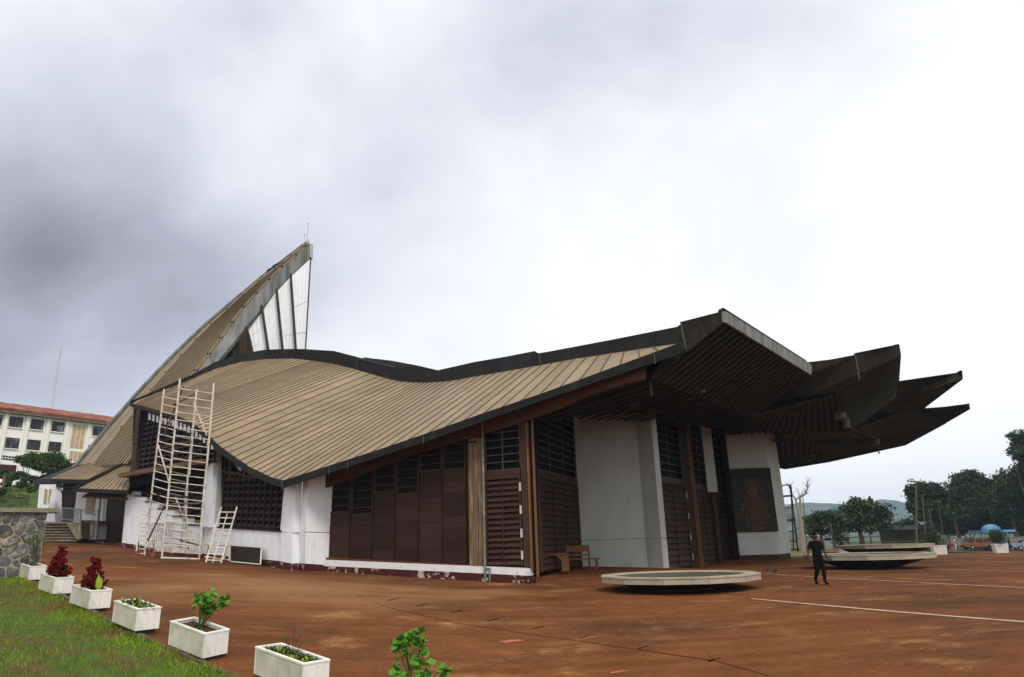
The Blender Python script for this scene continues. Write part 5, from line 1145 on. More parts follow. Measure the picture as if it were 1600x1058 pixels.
# nearest planter, cut off by the lower edge of the picture
g5, g0 = geo[5][0], geo[0][0]
a7 = g5+Vector((1.63, -1.1, 0)); a7.z = gh(a7.x, a7.y)+PH
_, tf7 = planter(U(640, 1110, 7.9), math.radians(30), .68, 1.05, 'planter box at the lower edge of the picture, mostly cut off')
c7 = U(648, 1062, 8.3); gtf = lambda u, v, z: c7+Vector((u-.5, v-.5, z-.10))
t = thing('geranium', c7-Vector((0, 0, .1)), 'tall bright green geranium rising into view at the lower edge', 'plant'); b = MB(); s_ = MB()
for (px, py, rr, n_) in ((632, 1000, .10, 20), (650, 988, .07, 12), (622, 1012, .09, 16), (640, 1018, .11, 20), (655, 1005, .08, 12), (662, 1022, .07, 9), (622, 1042, .07, 9), (650, 1040, .09, 12), (668, 1036, .05, 6), (692, 1045, .07, 14), (628, 1055, .08, 10), (655, 1056, .08, 10)):
    c = U(px, py, 8.3); s_.tube(c7+Vector((random.uniform(-.04, .04), 0, -.12)), c, .009, .005, 5)
    for k in range(n_): flower_leaf(b, c+Vector((random.gauss(0, rr*.5), random.gauss(0, rr*.6), random.gauss(0, rr*.45))), random.uniform(.028, .052))
s_.tube(c7+Vector((0, 0, -.12)), U(630, 1000, 8.3), .013, .006, 6); O('stem', s_, 'leafmid', t); O('leaves', b, 'leafbright', t)

# ---- rubble stone wall at the left
wa, wb = U(-70, 900, 22.2), U(67, 880, 23.6); SW = Wall(wa, wb); sw = thing('stone_wall', wb, 'rubble stone wall with a mossy concrete cap at the left edge of the picture', 'wall')
s1 = SW.sz(68, 840)[0]; zt = SW.sz(40, 800)[1]; zb = gh(wb.x, wb.y)-.25; s0 = -2.5
b = MB(); SW.box(b, s0, s1, zb-.2, zt, -.42, 0); O('wall_core', b, 'mortar', sw)
b = MB(); SW.poly(b, [(s0, zt), (s1+.33, zt-.02), (s1+.33, zt+.12), (s0, zt+.14)], -.55, .14); O('wall_cap', b, 'cap', sw)
def clip(poly, nx_, ny_, d):
    out = []
    for i in range(len(poly)):
        a, c = poly[i], poly[(i+1) % len(poly)]; fa, fc = a[0]*nx_+a[1]*ny_-d, c[0]*nx_+c[1]*ny_-d
        if fa <= 0: out.append(a)
        if fa*fc < 0: t_ = fa/(fa-fc); out.append((a[0]+(c[0]-a[0])*t_, a[1]+(c[1]-a[1])*t_))
    return out
def stones(wl, s0, s1, z0, z1, cell, par, t=0):
    nx_, nz_ = int((s1-s0)/cell)+1, int((z1-z0)/cell)+1
    pts = [(s0+(i+.5+random.uniform(-.62, .62))*(s1-s0)/nx_, z0+(j+.5+random.uniform(-.62, .62))*(z1-z0)/nz_) for i in range(nx_) for j in range(nz_)]
    for p in pts:
        poly = [(s0, z0), (s1, z0), (s1, z1), (s0, z1)]
        for q in pts:
            if q is p: continue
            dx, dz = q[0]-p[0], q[1]-p[1]; L_ = math.hypot(dx, dz)
            if L_ > cell*3: continue
            poly = clip(poly, dx/L_, dz/L_, (q[0]*q[0]+q[1]*q[1]-p[0]*p[0]-p[1]*p[1])/(2*L_)-.019)
            if len(poly) < 3: break
        if len(poly) < 3: continue
        cx = sum(q[0] for q in poly)/len(poly); cz = sum(q[1] for q in poly)/len(poly)
        rr = []      # knock the corners off
        m_ = len(poly)
        for i in range(m_):
            a, c = poly[i], poly[(i+1) % m_]; rr += [(a[0]*.8+c[0]*.2, a[1]*.8+c[1]*.2), (a[0]*.2+c[0]*.8, a[1]*.2+c[1]*.8)]
        b = MB(); n_ = len(rr); k = random.uniform(.015, .045)
        b.v = [tuple(wl.P(x, z, t+.001)) for x, z in rr]+[tuple(wl.P(cx+(x-cx)*.9, cz+(z-cz)*.9, t+k+random.uniform(-.008, .008))) for x, z in rr]+[tuple(wl.P(cx, cz, t+k+.012))]
        for i in range(n_): j = (i+1) % n_; b.f += [(i, j, n_+j, n_+i), (n_+i, n_+j, 2*n_)]
        O('stone', b, 'stone', par)
stones(SW, -1.2, s1-.02, zb+.1, zt-.02, .36, sw)
SE = Wall(SW.P(s1, 0, 0), SW.P(s1, 0, -.42))
# small shrub growing at its foot
def bush(name, c, rx, ry, rz, n, size, m, label, cat='shrub', stem=True, group=None):
    t = thing(name, Vector((c[0], c[1], c[2]-rz)), label, cat, group)
    d = RNG.normal(size=(n, 3)); d /= np.linalg.norm(d, axis=1)[:, None]; r = RNG.random(n)**.4
    # lumpy outline
    k = 1+.28*np.sin(d[:, 0]*5+c[0])*np.cos(d[:, 2]*6+c[1])
    C = np.array(c)+d*r[:, None]*k[:, None]*np.array([rx, ry, rz]); V, F = leaf_arrays(C, size); npobj('leaves', V, F, m, t)
    b = MB()
    for q in range(5): b.tube((c[0], c[1], c[2]-rz), (c[0]+random.uniform(-.5, .5)*rx, c[1], c[2]+random.uniform(0, .4)*rz), .03*rz+.01, .01)
    O('stem', b, 'bark', t); return t
p = U(57, 845, 22.9); bush('small_shrub', (p.x, p.y, p.z), .36, .25, .55, 420, .06, 'leafmid', 'thin pale green shrub growing before the rubble stone wall')
p = U(10, 893, 20); tf = lambda u, v, z: Vector((p.x+(u-.5)*1.6, p.y+(v-.5)*.8, gh(p.x, p.y)+z)); tuft(tf, 22, 'weeds growing on the lawn at the foot of the stone wall', 'weeds', .28)

# ------------------------------------------------------------------ the walking man
def person(loc, face, label, h=1.75, shirt='darkcloth', stride=.22, name='person'):
    t = thing(name, loc, label, 'person'); k = h/1.75
    me = bpy.data.meshes.new('body'); J = {'pel': (0, 0, .93, .15), 'wa': (0, 0, 1.08, .16), 'ch': (0, -.01, 1.30, .185), 'nk': (0, 0, 1.47, .062), 'nt': (0, -.01, 1.53, .058), 'hd': (0, -.02, 1.615, .095), 'ht': (0, -.015, 1.69, .085),
        'sl': (.19, 0, 1.41, .09), 'el': (.30, .05, 1.15, .048), 'wl': (.33, -.04, .92, .034), 'hl': (.335, -.07, .84, .036),
        'sr': (-.19, 0, 1.41, .09), 'er': (-.31, .03, 1.15, .048), 'wr': (-.37, -.03, .93, .034), 'hr': (-.38, -.05, .85, .036),
        'hpl': (.10, 0, .88, .11), 'kl': (.10, -.10, .50, .09), 'al': (.07, -stride*.5+.0, .10, .05), 'tl': (.07, -stride*.5-.17, .035, .04),
        'hpr': (-.10, 0, .88, .11), 'kr': (-.09, -.02, .50, .09), 'ar': (-.05, stride*1.3, .15, .05), 'tr': (-.05, stride*1.3-.13, .045, .04)}
    E = [('pel', 'wa'), ('wa', 'ch'), ('ch', 'nk'), ('nk', 'nt'), ('nt', 'hd'), ('hd', 'ht'), ('ch', 'sl'), ('sl', 'el'), ('el', 'wl'), ('wl', 'hl'), ('ch', 'sr'), ('sr', 'er'), ('er', 'wr'), ('wr', 'hr'), ('pel', 'hpl'), ('hpl', 'kl'), ('kl', 'al'), ('al', 'tl'), ('pel', 'hpr'), ('hpr', 'kr'), ('kr', 'ar'), ('ar', 'tr')]
    names = list(J); me.from_pydata([(J[q][0]*k, J[q][1]*k, J[q][2]*k) for q in names], [(names.index(a), names.index(c)) for a, c in E], [])
    o = bpy.data.objects.new('body', me); COL.objects.link(o); o.parent = t; o.rotation_euler = (0, 0, face)
    m1 = o.modifiers.new('skin', 'SKIN'); 
    for i, q in enumerate(names): v = me.skin_vertices[0].data[i]; r = J[q][3]*k; v.radius = (r, r*(.72 if q in ('ch', 'wa', 'pel') else 1)); v.use_root = (i == 0)
    m2 = o.modifiers.new('sub', 'SUBSURF'); m2.levels = 2; m2.render_levels = 2
    # material split by height and reach: shirt, trousers, skin
    cm = bpy.data.materials.new('clothed_body'); cm.use_nodes = True; T_ = cm.node_tree; nn = T_.nodes; ll = T_.links; bs = nn['Principled BSDF']; bs.inputs['Roughness'].default_value = .9; bs.inputs['Specular IOR Level'].default_value = .08
    tcx = nn.new('ShaderNodeTexCoord'); sx = nn.new('ShaderNodeSeparateXYZ'); ll.new(tcx.outputs['Object'], sx.inputs[0])
    def cmp_(i, op, v): q = nn.new('ShaderNodeMath'); q.operation = op; ll.new(i, q.inputs[0]); q.inputs[1].default_value = v; return q.outputs[0]
    def mixm(f, a, c): q = nn.new('ShaderNodeMix'); q.data_type = 'RGBA'; ll.new(f, q.inputs[0]); 
    ab = nn.new('ShaderNodeMath'); ab.operation = 'ABSOLUTE'; ll.new(sx.outputs['X'], ab.inputs[0])
    head = cmp_(sx.outputs['Z'], 'GREATER_THAN', 1.475*k); armx = cmp_(ab.outputs[0], 'GREATER_THAN', .235*k); lowz = cmp_(sx.outputs['Z'], 'LESS_THAN', 1.22*k)
    q = nn.new('ShaderNodeMath'); q.operation = 'MULTIPLY'; ll.new(armx, q.inputs[0]); ll.new(lowz, q.inputs[1]); mx_ = nn.new('ShaderNodeMath'); mx_.operation = 'MAXIMUM'; ll.new(q.outputs[0], mx_.inputs[0]); ll.new(head, mx_.inputs[1])
    mixn = nn.new('ShaderNodeMix'); mixn.data_type = 'RGBA'; ll.new(mx_.outputs[0], mixn.inputs[0]); sc_ = {'darkcloth': (.005, .005, .006), 'red': (.3, .03, .02), 'white': (.5, .5, .5), 'blue': (.05, .1, .25)}[shirt]
    mixn.inputs[6].default_value = (*sc_, 1); mixn.inputs[7].default_value = (.085, .042, .027, 1); ll.new(mixn.outputs[2], bs.inputs['Base Color']); me.materials.append(cm)
    R = Matrix.Rotation(face, 3, 'Z'); W_ = lambda x, y, z: Vector(loc)+R @ (Vector((x, y, z))*k)
    b = MB(); b.ball(W_(0, .0, 1.715), .088*k, .098*k, .055*k, 12, 6); O('hair', b, 'darkcloth', t)
    b = MB(); b.ball(W_(0, -.118, 1.63), .016*k, .02*k, .024*k, 6, 4); b.ball(W_(.092, -.01, 1.63), .012*k, .02*k, .03*k, 6, 4); b.ball(W_(-.092, -.01, 1.63), .012*k, .02*k, .03*k, 6, 4); b.ball(W_(0, -.106, 1.585), .028*k, .012*k, .007*k, 6, 4); O('face_detail', b, 'skin', t)
    b = MB(); 
    for x in (-.035, .035): b.ball(W_(x, -.103, 1.655), .012*k, .008*k, .008*k, 6, 4)
    O('eyes', b, 'frame', t)
    for s2, key in ((1, 'hl'), (-1, 'hr')):
        x, y, z, r = J[key]; b = MB()
        for f in range(4): b.tube(W_(x+(f-1.5)*.016, y-.01, z-.02), W_(x+(f-1.5)*.018, y-.03, z-.095+.008*abs(f-1.5)), .008*k, .006*k)
        b.tube(W_(x-.02*s2, y-.02, z+.01), W_(x-.045*s2, y-.05, z-.035), .009*k, .007*k); O('fingers', b, 'skin', t)
    for key, hh_ in (('tl', .0), ('tr', .03)):
        x, y, z, r = J[key]; b = MB(); b.ball(W_(x, y+.06, z+.012), .05*k, .145*k, .045*k, 10, 6); O('shoe', b, 'shoe', t)
    return t
pm = G(1284, 913.5); person(pm, math.radians(8), 'man in black short-sleeved shirt and black trousers walking towards the camera', 1.66)
# pigeons
for (x, y, lab) in ((1199.5, 894, 'dark pigeon standing on the square, left one of two by the pale pier'), (1212.5, 895, 'dark pigeon standing on the square, right one of two by the pale pier')):
    p = G(x, y+1.5); t = thing('pigeon', p, lab, 'bird', 'two pigeons on the square')
    b = MB(); b.ball(p+Vector((0, 0, .13)), .10, .07, .065, 8, 6); b.ball(p+Vector((.07, 0, .21)), .035, .033, .035, 8, 6); b.tube(p+Vector((-.06, 0, .13)), p+Vector((-.20, 0, .09)), .035, .015); b.tube(p+Vector((.05, 0, .15)), p+Vector((.07, 0, .2)), .035, .025); b.tube(p+Vector((.10, 0, .21)), p+Vector((.13, 0, .2)), .01, .003); O('body', b, 'bird', t)
    b = MB(); b.tube(p+Vector((0, .02, .08)), p+Vector((.01, .02, 0)), .008); b.tube(p+Vector((0, -.02, .08)), p+Vector((.01, -.02, 0)), .008); O('leg', b, 'rustwheel', t)

# ------------------------------------------------------------------ school building behind, left
SB = Wall(U(0, 700, 95), U(178, 700, 108)); sb = thing('school_building', U(60, 745, 100), 'long three-storey cream building with a rusty red roof on the rise behind', 'building')
def sq(name, pts, t0, t1, m, par=sb): b = MB(); SB.poly(b, [SB.sz(x, y, t1 if t1 > .5 else 0) for x, y in pts], t0, t1); return O(name, b, m, par)
zA_ = SB.sz(0, 745)[1]-3
s_l, z_l = SB.sz(0, 641); s_r, z_r = SB.sz(178, 662); zt_ = (z_l+z_r)/2; s_l -= 25; s_r += 22
b = MB(); SB.box(b, s_l, s_r, zA_, zt_, -9, 0); O('facade_wall', b, 'cream', sb)
b = MB(); b.hexa([SB.P(s_l-1, zt_-.1, 1.0), SB.P(s_r+1, zt_-.1, 1.0), SB.P(s_r+1, zt_-.1, -5), SB.P(s_l-1, zt_-.1, -5), SB.P(s_l-1, zt_+.12, 1.0), SB.P(s_r+1, zt_+.12, 1.0), SB.P(s_r+1, zt_+2.0, -5), SB.P(s_l-1, zt_+2.0, -5)]); rf = O('rusty_roof', b, 'rustroof', sb)
n = 60
for k in range(n):
    a = s_l-1+(s_r-s_l+2)*k/n; b = MB(); b.hexa([SB.P(a, zt_+.13, 1.05), SB.P(a+(s_r-s_l+2)/n*.96, zt_+.13, 1.05), SB.P(a+(s_r-s_l+2)/n*.96, zt_+2.0, -5), SB.P(a, zt_+2.0, -5)]+[p+Vector((0, 0, .06+.03*(k % 2))) for p in (SB.P(a, zt_+.13, 1.05), SB.P(a+(s_r-s_l+2)/n*.96, zt_+.13, 1.05), SB.P(a+(s_r-s_l+2)/n*.96, zt_+2.0, -5), SB.P(a, zt_+2.0, -5))]); O('roof_sheet', b, 'rustroof', rf)
b = MB(); SB.box(b, s_l-1, s_r+1, zt_-.35, zt_-.1, .0, .9); O('roof_eave', b, 'cap', sb)
def at(px, py): return SB.sz(px, py)
for px in (8, 42.5, 75, 105, 139.5, -26, 110):
    s_, _ = at(px, 660); b = MB(); SB.box(b, s_-.22, s_+.22, zA_, zt_-.36, 0, .3 if px != 110 else .12); O('pilaster', b, 'pilaster', sb)
def window(px, py, wpx=18, hpx=15):
    s_, z = at(px, py); w_ = 1.66; h_ = 1.5; b = MB(); SB.box(b, s_-w_/2, s_+w_/2, z-h_/2, z+h_/2, .02, .06); wd_ = O('window', b, 'pane', sb)
    for k in range(3):
        b = MB(); SB.box(b, s_-w_/2+w_*k/3+.05, s_-w_/2+w_*(k+1)/3-.05, z-h_/2+.05, z+h_*.18, .06, .075); O('pane', b, 'pane' if (k+int(px)) % 3 else 'carglass', wd_)
    b = MB()
    for k in range(4): a = s_-w_/2+(w_-.08)*k/3; SB.box(b, a, a+.08, z-h_/2, z+h_/2, .06, .13)
    for zz_ in (z-h_/2, z+h_*.2, z+h_/2-.08): SB.box(b, s_-w_/2, s_+w_/2, zz_, zz_+.08, .06, .128)
    O('frame', b, 'winframe', wd_)
    b = MB(); SB.box(b, s_-w_/2-.1, s_+w_/2+.1, z-h_/2-.12, z-h_/2, 0, .2); O('sill', b, 'pilaster', wd_)
zr1 = (at(24.7, 659)[1]+at(153.5, 675)[1])/2; zr2 = (at(18.7, 691.5)[1]+at(85, 699.5)[1])/2
def rowwin(px, z): 
    s_ = None; s0_, z0_ = at(px, 680); 
    # find the pixel of height z at column px by sliding
    for _ in range(6):
        py = 680-(z-z0_)*9.5 if _ == 0 else py-(z-zz__)*9.5
        s_, zz__ = at(px, py)
    window(px, py)
for px in (24.7, 57.8, 90.3, 153.5, -8, 184): rowwin(px, zr1)
for px in (18.7, 52.3, 85, 140, -14): rowwin(px, zr2)
for (x0, x1, y0, y1) in ((109.5, 133.5, 663, 701), (106, 129, 704, 721), (104, 125, 722.5, 731)):
    q = [at(x0, y1-1.5), at(x1-3, y1), at(x1, y0+1.5), at(x0+3, y0)]; sa, sb_, za, zb_ = (q[0][0]+q[3][0])/2, (q[1][0]+q[2][0])/2, (q[0][1]+q[1][1])/2, (q[2][1]+q[3][1])/2
    b = MB(); SB.box(b, sa-.1, sb_+.1, za-.1, zb_+.1, 0, .04); br = O('breeze_block_screen', b, 'pilaster', sb); nr = max(2, int((zb_-za)/.33))
    for i in range(3):
        for j in range(nr):
            a = sa+(sb_-sa)*i/3+.06; c = sa+(sb_-sa)*(i+1)/3-.06; z0 = za+(zb_-za)*j/nr+.03; z1 = za+(zb_-za)*(j+1)/nr-.03
            b = MB(); SB.box(b, a, c, z0, z1, .04, .1); O('breeze_block', b, 'breezeblock', br)
for k in range(7):
    q = at(2+k*4.6, 712.5+k*.55); 
    for dz in (0, -.35):
        b = MB(); SB.box(b, q[0]-.15, q[0]+.15, q[1]+dz-.12, q[1]+dz+.12, .005, .03); O('vent_hole', b, 'frame', sb)
q = at(12, 733); b = MB(); SB.box(b, q[0]-1.4, q[0]+1.0, q[1]-.8, q[1]+.6, .01, .08); O('window', b, 'winframe', sb)
# lattice mast
m0, m1 = U(82, 640, 300), U(95.8, 541, 300); t = thing('radio_mast', m0-Vector((0, 0, 12)), 'thin red and white lattice radio mast rising behind the cream building', 'mast')
nseg = 12; m0 = m0-Vector((0, 0, 12)); rr = .65
for k in range(nseg):
    a, c = m0.lerp(m1, k/nseg), m0.lerp(m1, (k+1)/nseg); b = MB(); ra = rr*(1-k/nseg*.6); rc = rr*(1-(k+1)/nseg*.6); off = [(math.cos(q), math.sin(q)) for q in (0, 2.1, 4.2)]
    for (x, y) in off: b.tube(a+Vector((x*ra, y*ra, 0)), c+Vector((x*rc, y*rc, 0)), .11, n=4)
    for q in range(4):
        f0, f1 = q/4, (q+1)/4; i = q % 3; j = (q+1) % 3; b.tube(a.lerp(c, f0)+Vector((off[i][0]*ra, off[i][1]*ra, 0)), a.lerp(c, f1)+Vector((off[j][0]*rc, off[j][1]*rc, 0)), .06, n=3)
    O('mast_section', b, 'mast', t)
b = MB(); b.tube(m1, m1+Vector((0, 0, 2.5)), .08); b.box(m1+Vector((.6, 0, -3)), .5, .3, 1.6); O('antenna', b, 'mast', t)

# ------------------------------------------------------------------ trees
def tree(name, base, h, crown, label, n=6000, size=.4, m='leafdark', tr=.25, lean=0, group=None, cat='tree', bark='bark', airy=.35, seed=0):
    """crown: list of (dx, dy, z, rx, rz) clumps relative to the base; leaves gather in tufts so sky shows between them"""
    rs = np.random.default_rng(seed+3); t = thing(name, base, label, cat, group); B = Vector(base); b = MB()
    top = B+Vector((lean, 0, h*.45)); b.tube(B-Vector((0, 0, .3)), B.lerp(top, .5)+Vector((.1, 0, 0)), tr, tr*.8, 8); b.tube(B.lerp(top, .5)+Vector((.1, 0, 0)), top, tr*.8, tr*.6, 8)
    Cs = []; tot = sum(c[3]**2*c[4] for c in crown)
    for (dx, dy, z, rx, rz) in crown:
        c = B+Vector((dx, dy, z)); mid = top.lerp(c, .5)+Vector((0, 0, -.08*h)); b.tube(top, mid, tr*.45, tr*.28, 6); b.tube(mid, c, tr*.28, tr*.08, 6)
        for q in range(4): d = Vector(rs.normal(size=3)).normalized(); b.tube(mid.lerp(c, .5+.1*q), c+Vector((d.x*rx*.7, d.y*rx*.7, d.z*rz*.6)), tr*.12, tr*.03, 4)
        k = max(120, int(n*rx*rx*rz/tot)); nt = max(8, k//26)
        d = rs.normal(size=(nt, 3)); d /= np.linalg.norm(d, axis=1)[:, None]; r = rs.random(nt)**.36*(1+.25*rs.normal(size=nt)*airy)
        tc_ = np.array(c)+d*r[:, None]*np.array([rx, rx, rz]); idx = rs.integers(0, nt, k); sp = min(rx, rz)*.16+size*.35
        Cs.append(tc_[idx]+rs.normal(size=(k, 3))*np.array([sp, sp, sp*.6]))
    O('trunk', b, bark, t); V, F = leaf_arrays(np.concatenate(Cs), size); npobj('crown', V, F, m, t); return t
def TB(px, Y): p = U(px, 840, Y); return Vector((p.x, Y, fz(p.x, Y)-.2))
def cr_px(base, Y, L_):       # clump list from pixel centres and pixel radii
    out = []
    for px, py, rpx, rzpx in L_: p = U(px, py, Y); k = Y/1050; out.append((p.x-base.x, random.uniform(-1, 1)*rpx*k*.5, p.z-base.z, rpx*k, rzpx*k))
    return out
# broad dark tree and neighbours, centre right
b0 = TB(1345, 112); tree('broad_tree', b0, 7, cr_px(b0, 112, [(1322, 803, 17, 12), (1345, 796, 22, 14), (1370, 803, 18, 14), (1335, 812, 22, 10), (1382, 810, 9, 8), (1358, 812, 20, 9), (1326, 823, 16, 7), (1362, 823, 20, 7), (1386, 821, 8, 6)]), 'wide dark green tree standing against the blue hills right of the far pier', 9000, .55, tr=.5, seed=1)
b0 = TB(1283, 95); tree('bushy_tree', b0, 5, cr_px(b0, 95, [(1272, 812, 12, 9), (1290, 806, 15, 9), (1302, 816, 12, 10), (1283, 820, 16, 8), (1270, 828, 13, 7), (1296, 829, 15, 7)]), 'low bushy tree left of the wide dark one, behind the walking man', 4500, .42, tr=.3, seed=2)
b0 = TB(1412, 118); tree('bushy_tree', b0, 4, cr_px(b0, 118, [(1405, 822, 9, 6), (1422, 818, 9, 7), (1436, 826, 9, 6)]), 'small rounded tree between the wide dark tree and the power pole', 2500, .4, tr=.2, seed=3)
# the tall stand at the right
spec = [(1436, 108, 'airy_tree', [(1430, 770, 9, 12), (1443, 765, 10, 11), (1436, 786, 10, 10), (1426, 792, 6, 8), (1440, 803, 9, 9)], 'slim airy tree with leaves all up its trunk beside the power pole', .42),
        (1462, 112, 'airy_tree', [(1455, 768, 12, 11), (1470, 776, 12, 14), (1458, 795, 12, 13), (1472, 806, 12, 12)], 'airy tree second from the left in the tall stand at the right', .42),
        (1498, 126, 'tall_tree', [(1488, 758, 13, 10), (1508, 745, 18, 10), (1528, 755, 16, 12), (1500, 776, 20, 17), (1525, 782, 20, 18), (1482, 790, 14, 14), (1508, 800, 18, 12)], 'tall feathery topped tree in the middle of the right hand stand', .5),
        (1548, 122, 'tall_tree', [(1545, 765, 18, 14), (1560, 752, 16, 13), (1540, 790, 22, 18), (1562, 790, 20, 20), (1522, 806, 16, 12), (1552, 808, 20, 12)], 'dense dark tree right behind the blue dome', .5),
        (1588, 114, 'tall_tree', [(1592, 745, 18, 14), (1576, 768, 18, 18), (1600, 780, 22, 22), (1580, 800, 20, 16), (1602, 812, 18, 14)], 'dark spreading tree at the right edge of the picture', .5),
        (1622, 110, 'giant_tree', [(1587, 680, 13, 8), (1600, 690, 16, 10), (1578, 706, 10, 6), (1596, 712, 18, 9), (1615, 735, 22, 18), (1640, 690, 30, 22)], 'tallest tree, its open top reaching in from the right edge', .5)]
for i, (px, Y, nm, cl, lab, sz) in enumerate(spec): b0 = TB(px, Y); tree(nm, b0, 12, cr_px(b0, Y, cl), lab, 13000, sz, tr=.4, seed=10+i, group=None, bark='bark')
for i, (px, Y, cl, lab) in enumerate(((1480, 132, [(1475, 808, 14, 12), (1492, 815, 14, 12), (1460, 820, 12, 10), (1484, 826, 14, 8)], 'low dark tree under the feathery one, above the motorbikes'), (1515, 130, [(1510, 812, 16, 12), (1530, 820, 12, 10), (1497, 824, 12, 9)], 'low dark tree just left of the blue dome'), (1585, 124, [(1582, 820, 16, 12), (1600, 825, 14, 12), (1566, 826, 12, 9)], 'low dark tree just right of the blue dome'))):
    b0 = TB(px, Y); tree('low_tree', b0, 4, cr_px(b0, Y, cl), lab, 7000, .45, tr=.25, seed=30+i)
# leaning bare poles in front of the stand
for (a, c, Y, lab, r) in (((1441, 772), (1444, 835), 102, 'leaning bare trunk nearest the power pole', .13), ((1451, 795), (1457, 832), 104, 'second leaning bare trunk from the power pole', .11), ((1467, 792), (1473, 832), 104, 'third leaning bare trunk from the power pole', .11)):
    t = thing('dead_tree', TB(c[0], Y), lab, 'tree trunk'); b = MB(); b.tube(TB(c[0], Y), U(*a, Y), r*.75, r*.45, 7); O('trunk', b, 'bark', t)
# pollarded bare tree beyond the pier
t = thing('bare_tree', TB(1252, 82), 'leafless forked tree standing just right of the far pier', 'tree'); b = MB()
def limb(b, pts, Y, r0, r1):
    P_ = [U(x, y, Y) for x, y in pts]
    for i in range(len(P_)-1): b.tube(P_[i], P_[i+1], lerp(r0, r1, i/(len(P_)-1)), lerp(r0, r1, (i+1)/(len(P_)-1)), 7)
b.tube(TB(1252, 82), U(1251, 812, 82), .3, .24)
limb(b, [(1251, 812), (1245, 790), (1243, 780), (1238, 773), (1234, 760)], 82, .16, .05); limb(b, [(1251, 814), (1251, 790), (1250, 777), (1258, 772), (1262, 762), (1261, 755)], 82, .16, .05); limb(b, [(1243, 781), (1250, 776)], 82, .1, .1); limb(b, [(1258, 772), (1263, 771)], 82, .07, .04)
rb_ = random.Random(4)
for k in range(46):
    x0, y0 = rb_.choice([(1234, 762), (1238, 772), (1262, 763), (1258, 771), (1250, 776), (1261, 756)]); b.tube(U(x0, y0, 82), U(x0+rb_.uniform(-9, 9), y0-rb_.uniform(2, 15), 82+rb_.uniform(-1, 1)), .03, .012, 4)
O('trunk', b, 'barkpale', t)
# palms and young plants near the road
for (px, Y, h, lab) in ((1254, 84, 3.4, 'small palm at the foot of the leafless tree'), (1302, 80, 3.6, 'small palm behind the parked white car'), (1360, 78, 3.2, 'young palm before the wide dark tree')):
    B = TB(px, Y); t = thing('palm', B, lab, 'palm'); b = MB(); b.tube(B, B+Vector((0, 0, h*.7)), .12, .09); O('trunk', b, 'bark', t); b = MB()
    for k in range(14): an = k*2.4; long_leaf(b, B+Vector((0, 0, h*.7)), Vector((math.cos(an), math.sin(an), .5+.4*(k % 3))), h*.45, .28, .6)
    O('fronds', b, 'leafmid', t)
# trees and scrub on the bank at the left
def LB(px, py, Y): p = U(px, py, Y); return Vector((p.x, Y, bank_z(p.x, Y)))
b0 = LB(82, 740, 88); tree('bushy_tree', b0, 5, cr_px(b0, 88, [(72, 718, 14, 9), (88, 716, 11, 8), (64, 728, 12, 8), (82, 730, 14, 10), (98, 725, 8, 8)]), 'round bushy tree before the cream building, touching the church roof', 6500, .36, m='leafmid', tr=.22, seed=50)
b0 = LB(42, 745, 84); tree('slim_tree', b0, 4, cr_px(b0, 84, [(47, 714, 9, 6), (36, 718, 7, 5), (44, 724, 7, 5)]), 'slim tree with a feathery top left of the round bushy one', 2600, .34, m='leafmid', tr=.15, seed=51)
for i, (x, y, r) in enumerate(((6, 742, 8), (18, 745, 8), (30, 742, 7), (42, 747, 7), (54, 750, 7), (10, 756, 6), (34, 757, 6), (62, 757, 5), (2, 768, 6), (50, 765, 5))):
    p = U(x, y, 76-i*.6); k = 76/1050; bush('scrub', (p.x, p.y, max(p.z, bank_z(p.x, p.y)+.3)), r*k*1.2, r*k, r*k*.8, 900, .25, 'leafmid' if i % 2 else 'leafdark', ['tall scrub at the left edge below the cream building', 'second clump of scrub from the left edge', 'third clump of scrub from the left edge', 'scrub clump under the slim tree', 'scrub clump under the round bushy tree', 'low scrub on the bank near the left edge', 'low scrub midway down the grassy bank', 'scrub beside the dark church roof edge', 'lowest scrub at the left edge of the bank', 'low scrub just above the stone wall'][i])
b = MB(); a = LB(5, 762, 72); t = thing('fence_post', a, 'orange-brown timber post on the bank near the left edge', 'post'); b.tube(a, a+Vector((-.1, 0, 2.3)), .13, .12); O('post', b, 'fin', t)
nb_ = 5200; yy = RNG.uniform(59, 92, nb_); pxs = RNG.uniform(-40, 75, nb_); XX = (pxs-800)/1067*yy*1.03
C = np.array([(x, y, bank_z(x, y)+.15) for x, y in zip(XX, yy)]); V, F = leaf_arrays(C, .38, .1, .22); npobj('bank_grass', V, F, 'leafmid', kind='stuff')['label'] = 'tall rough grass on the bank'

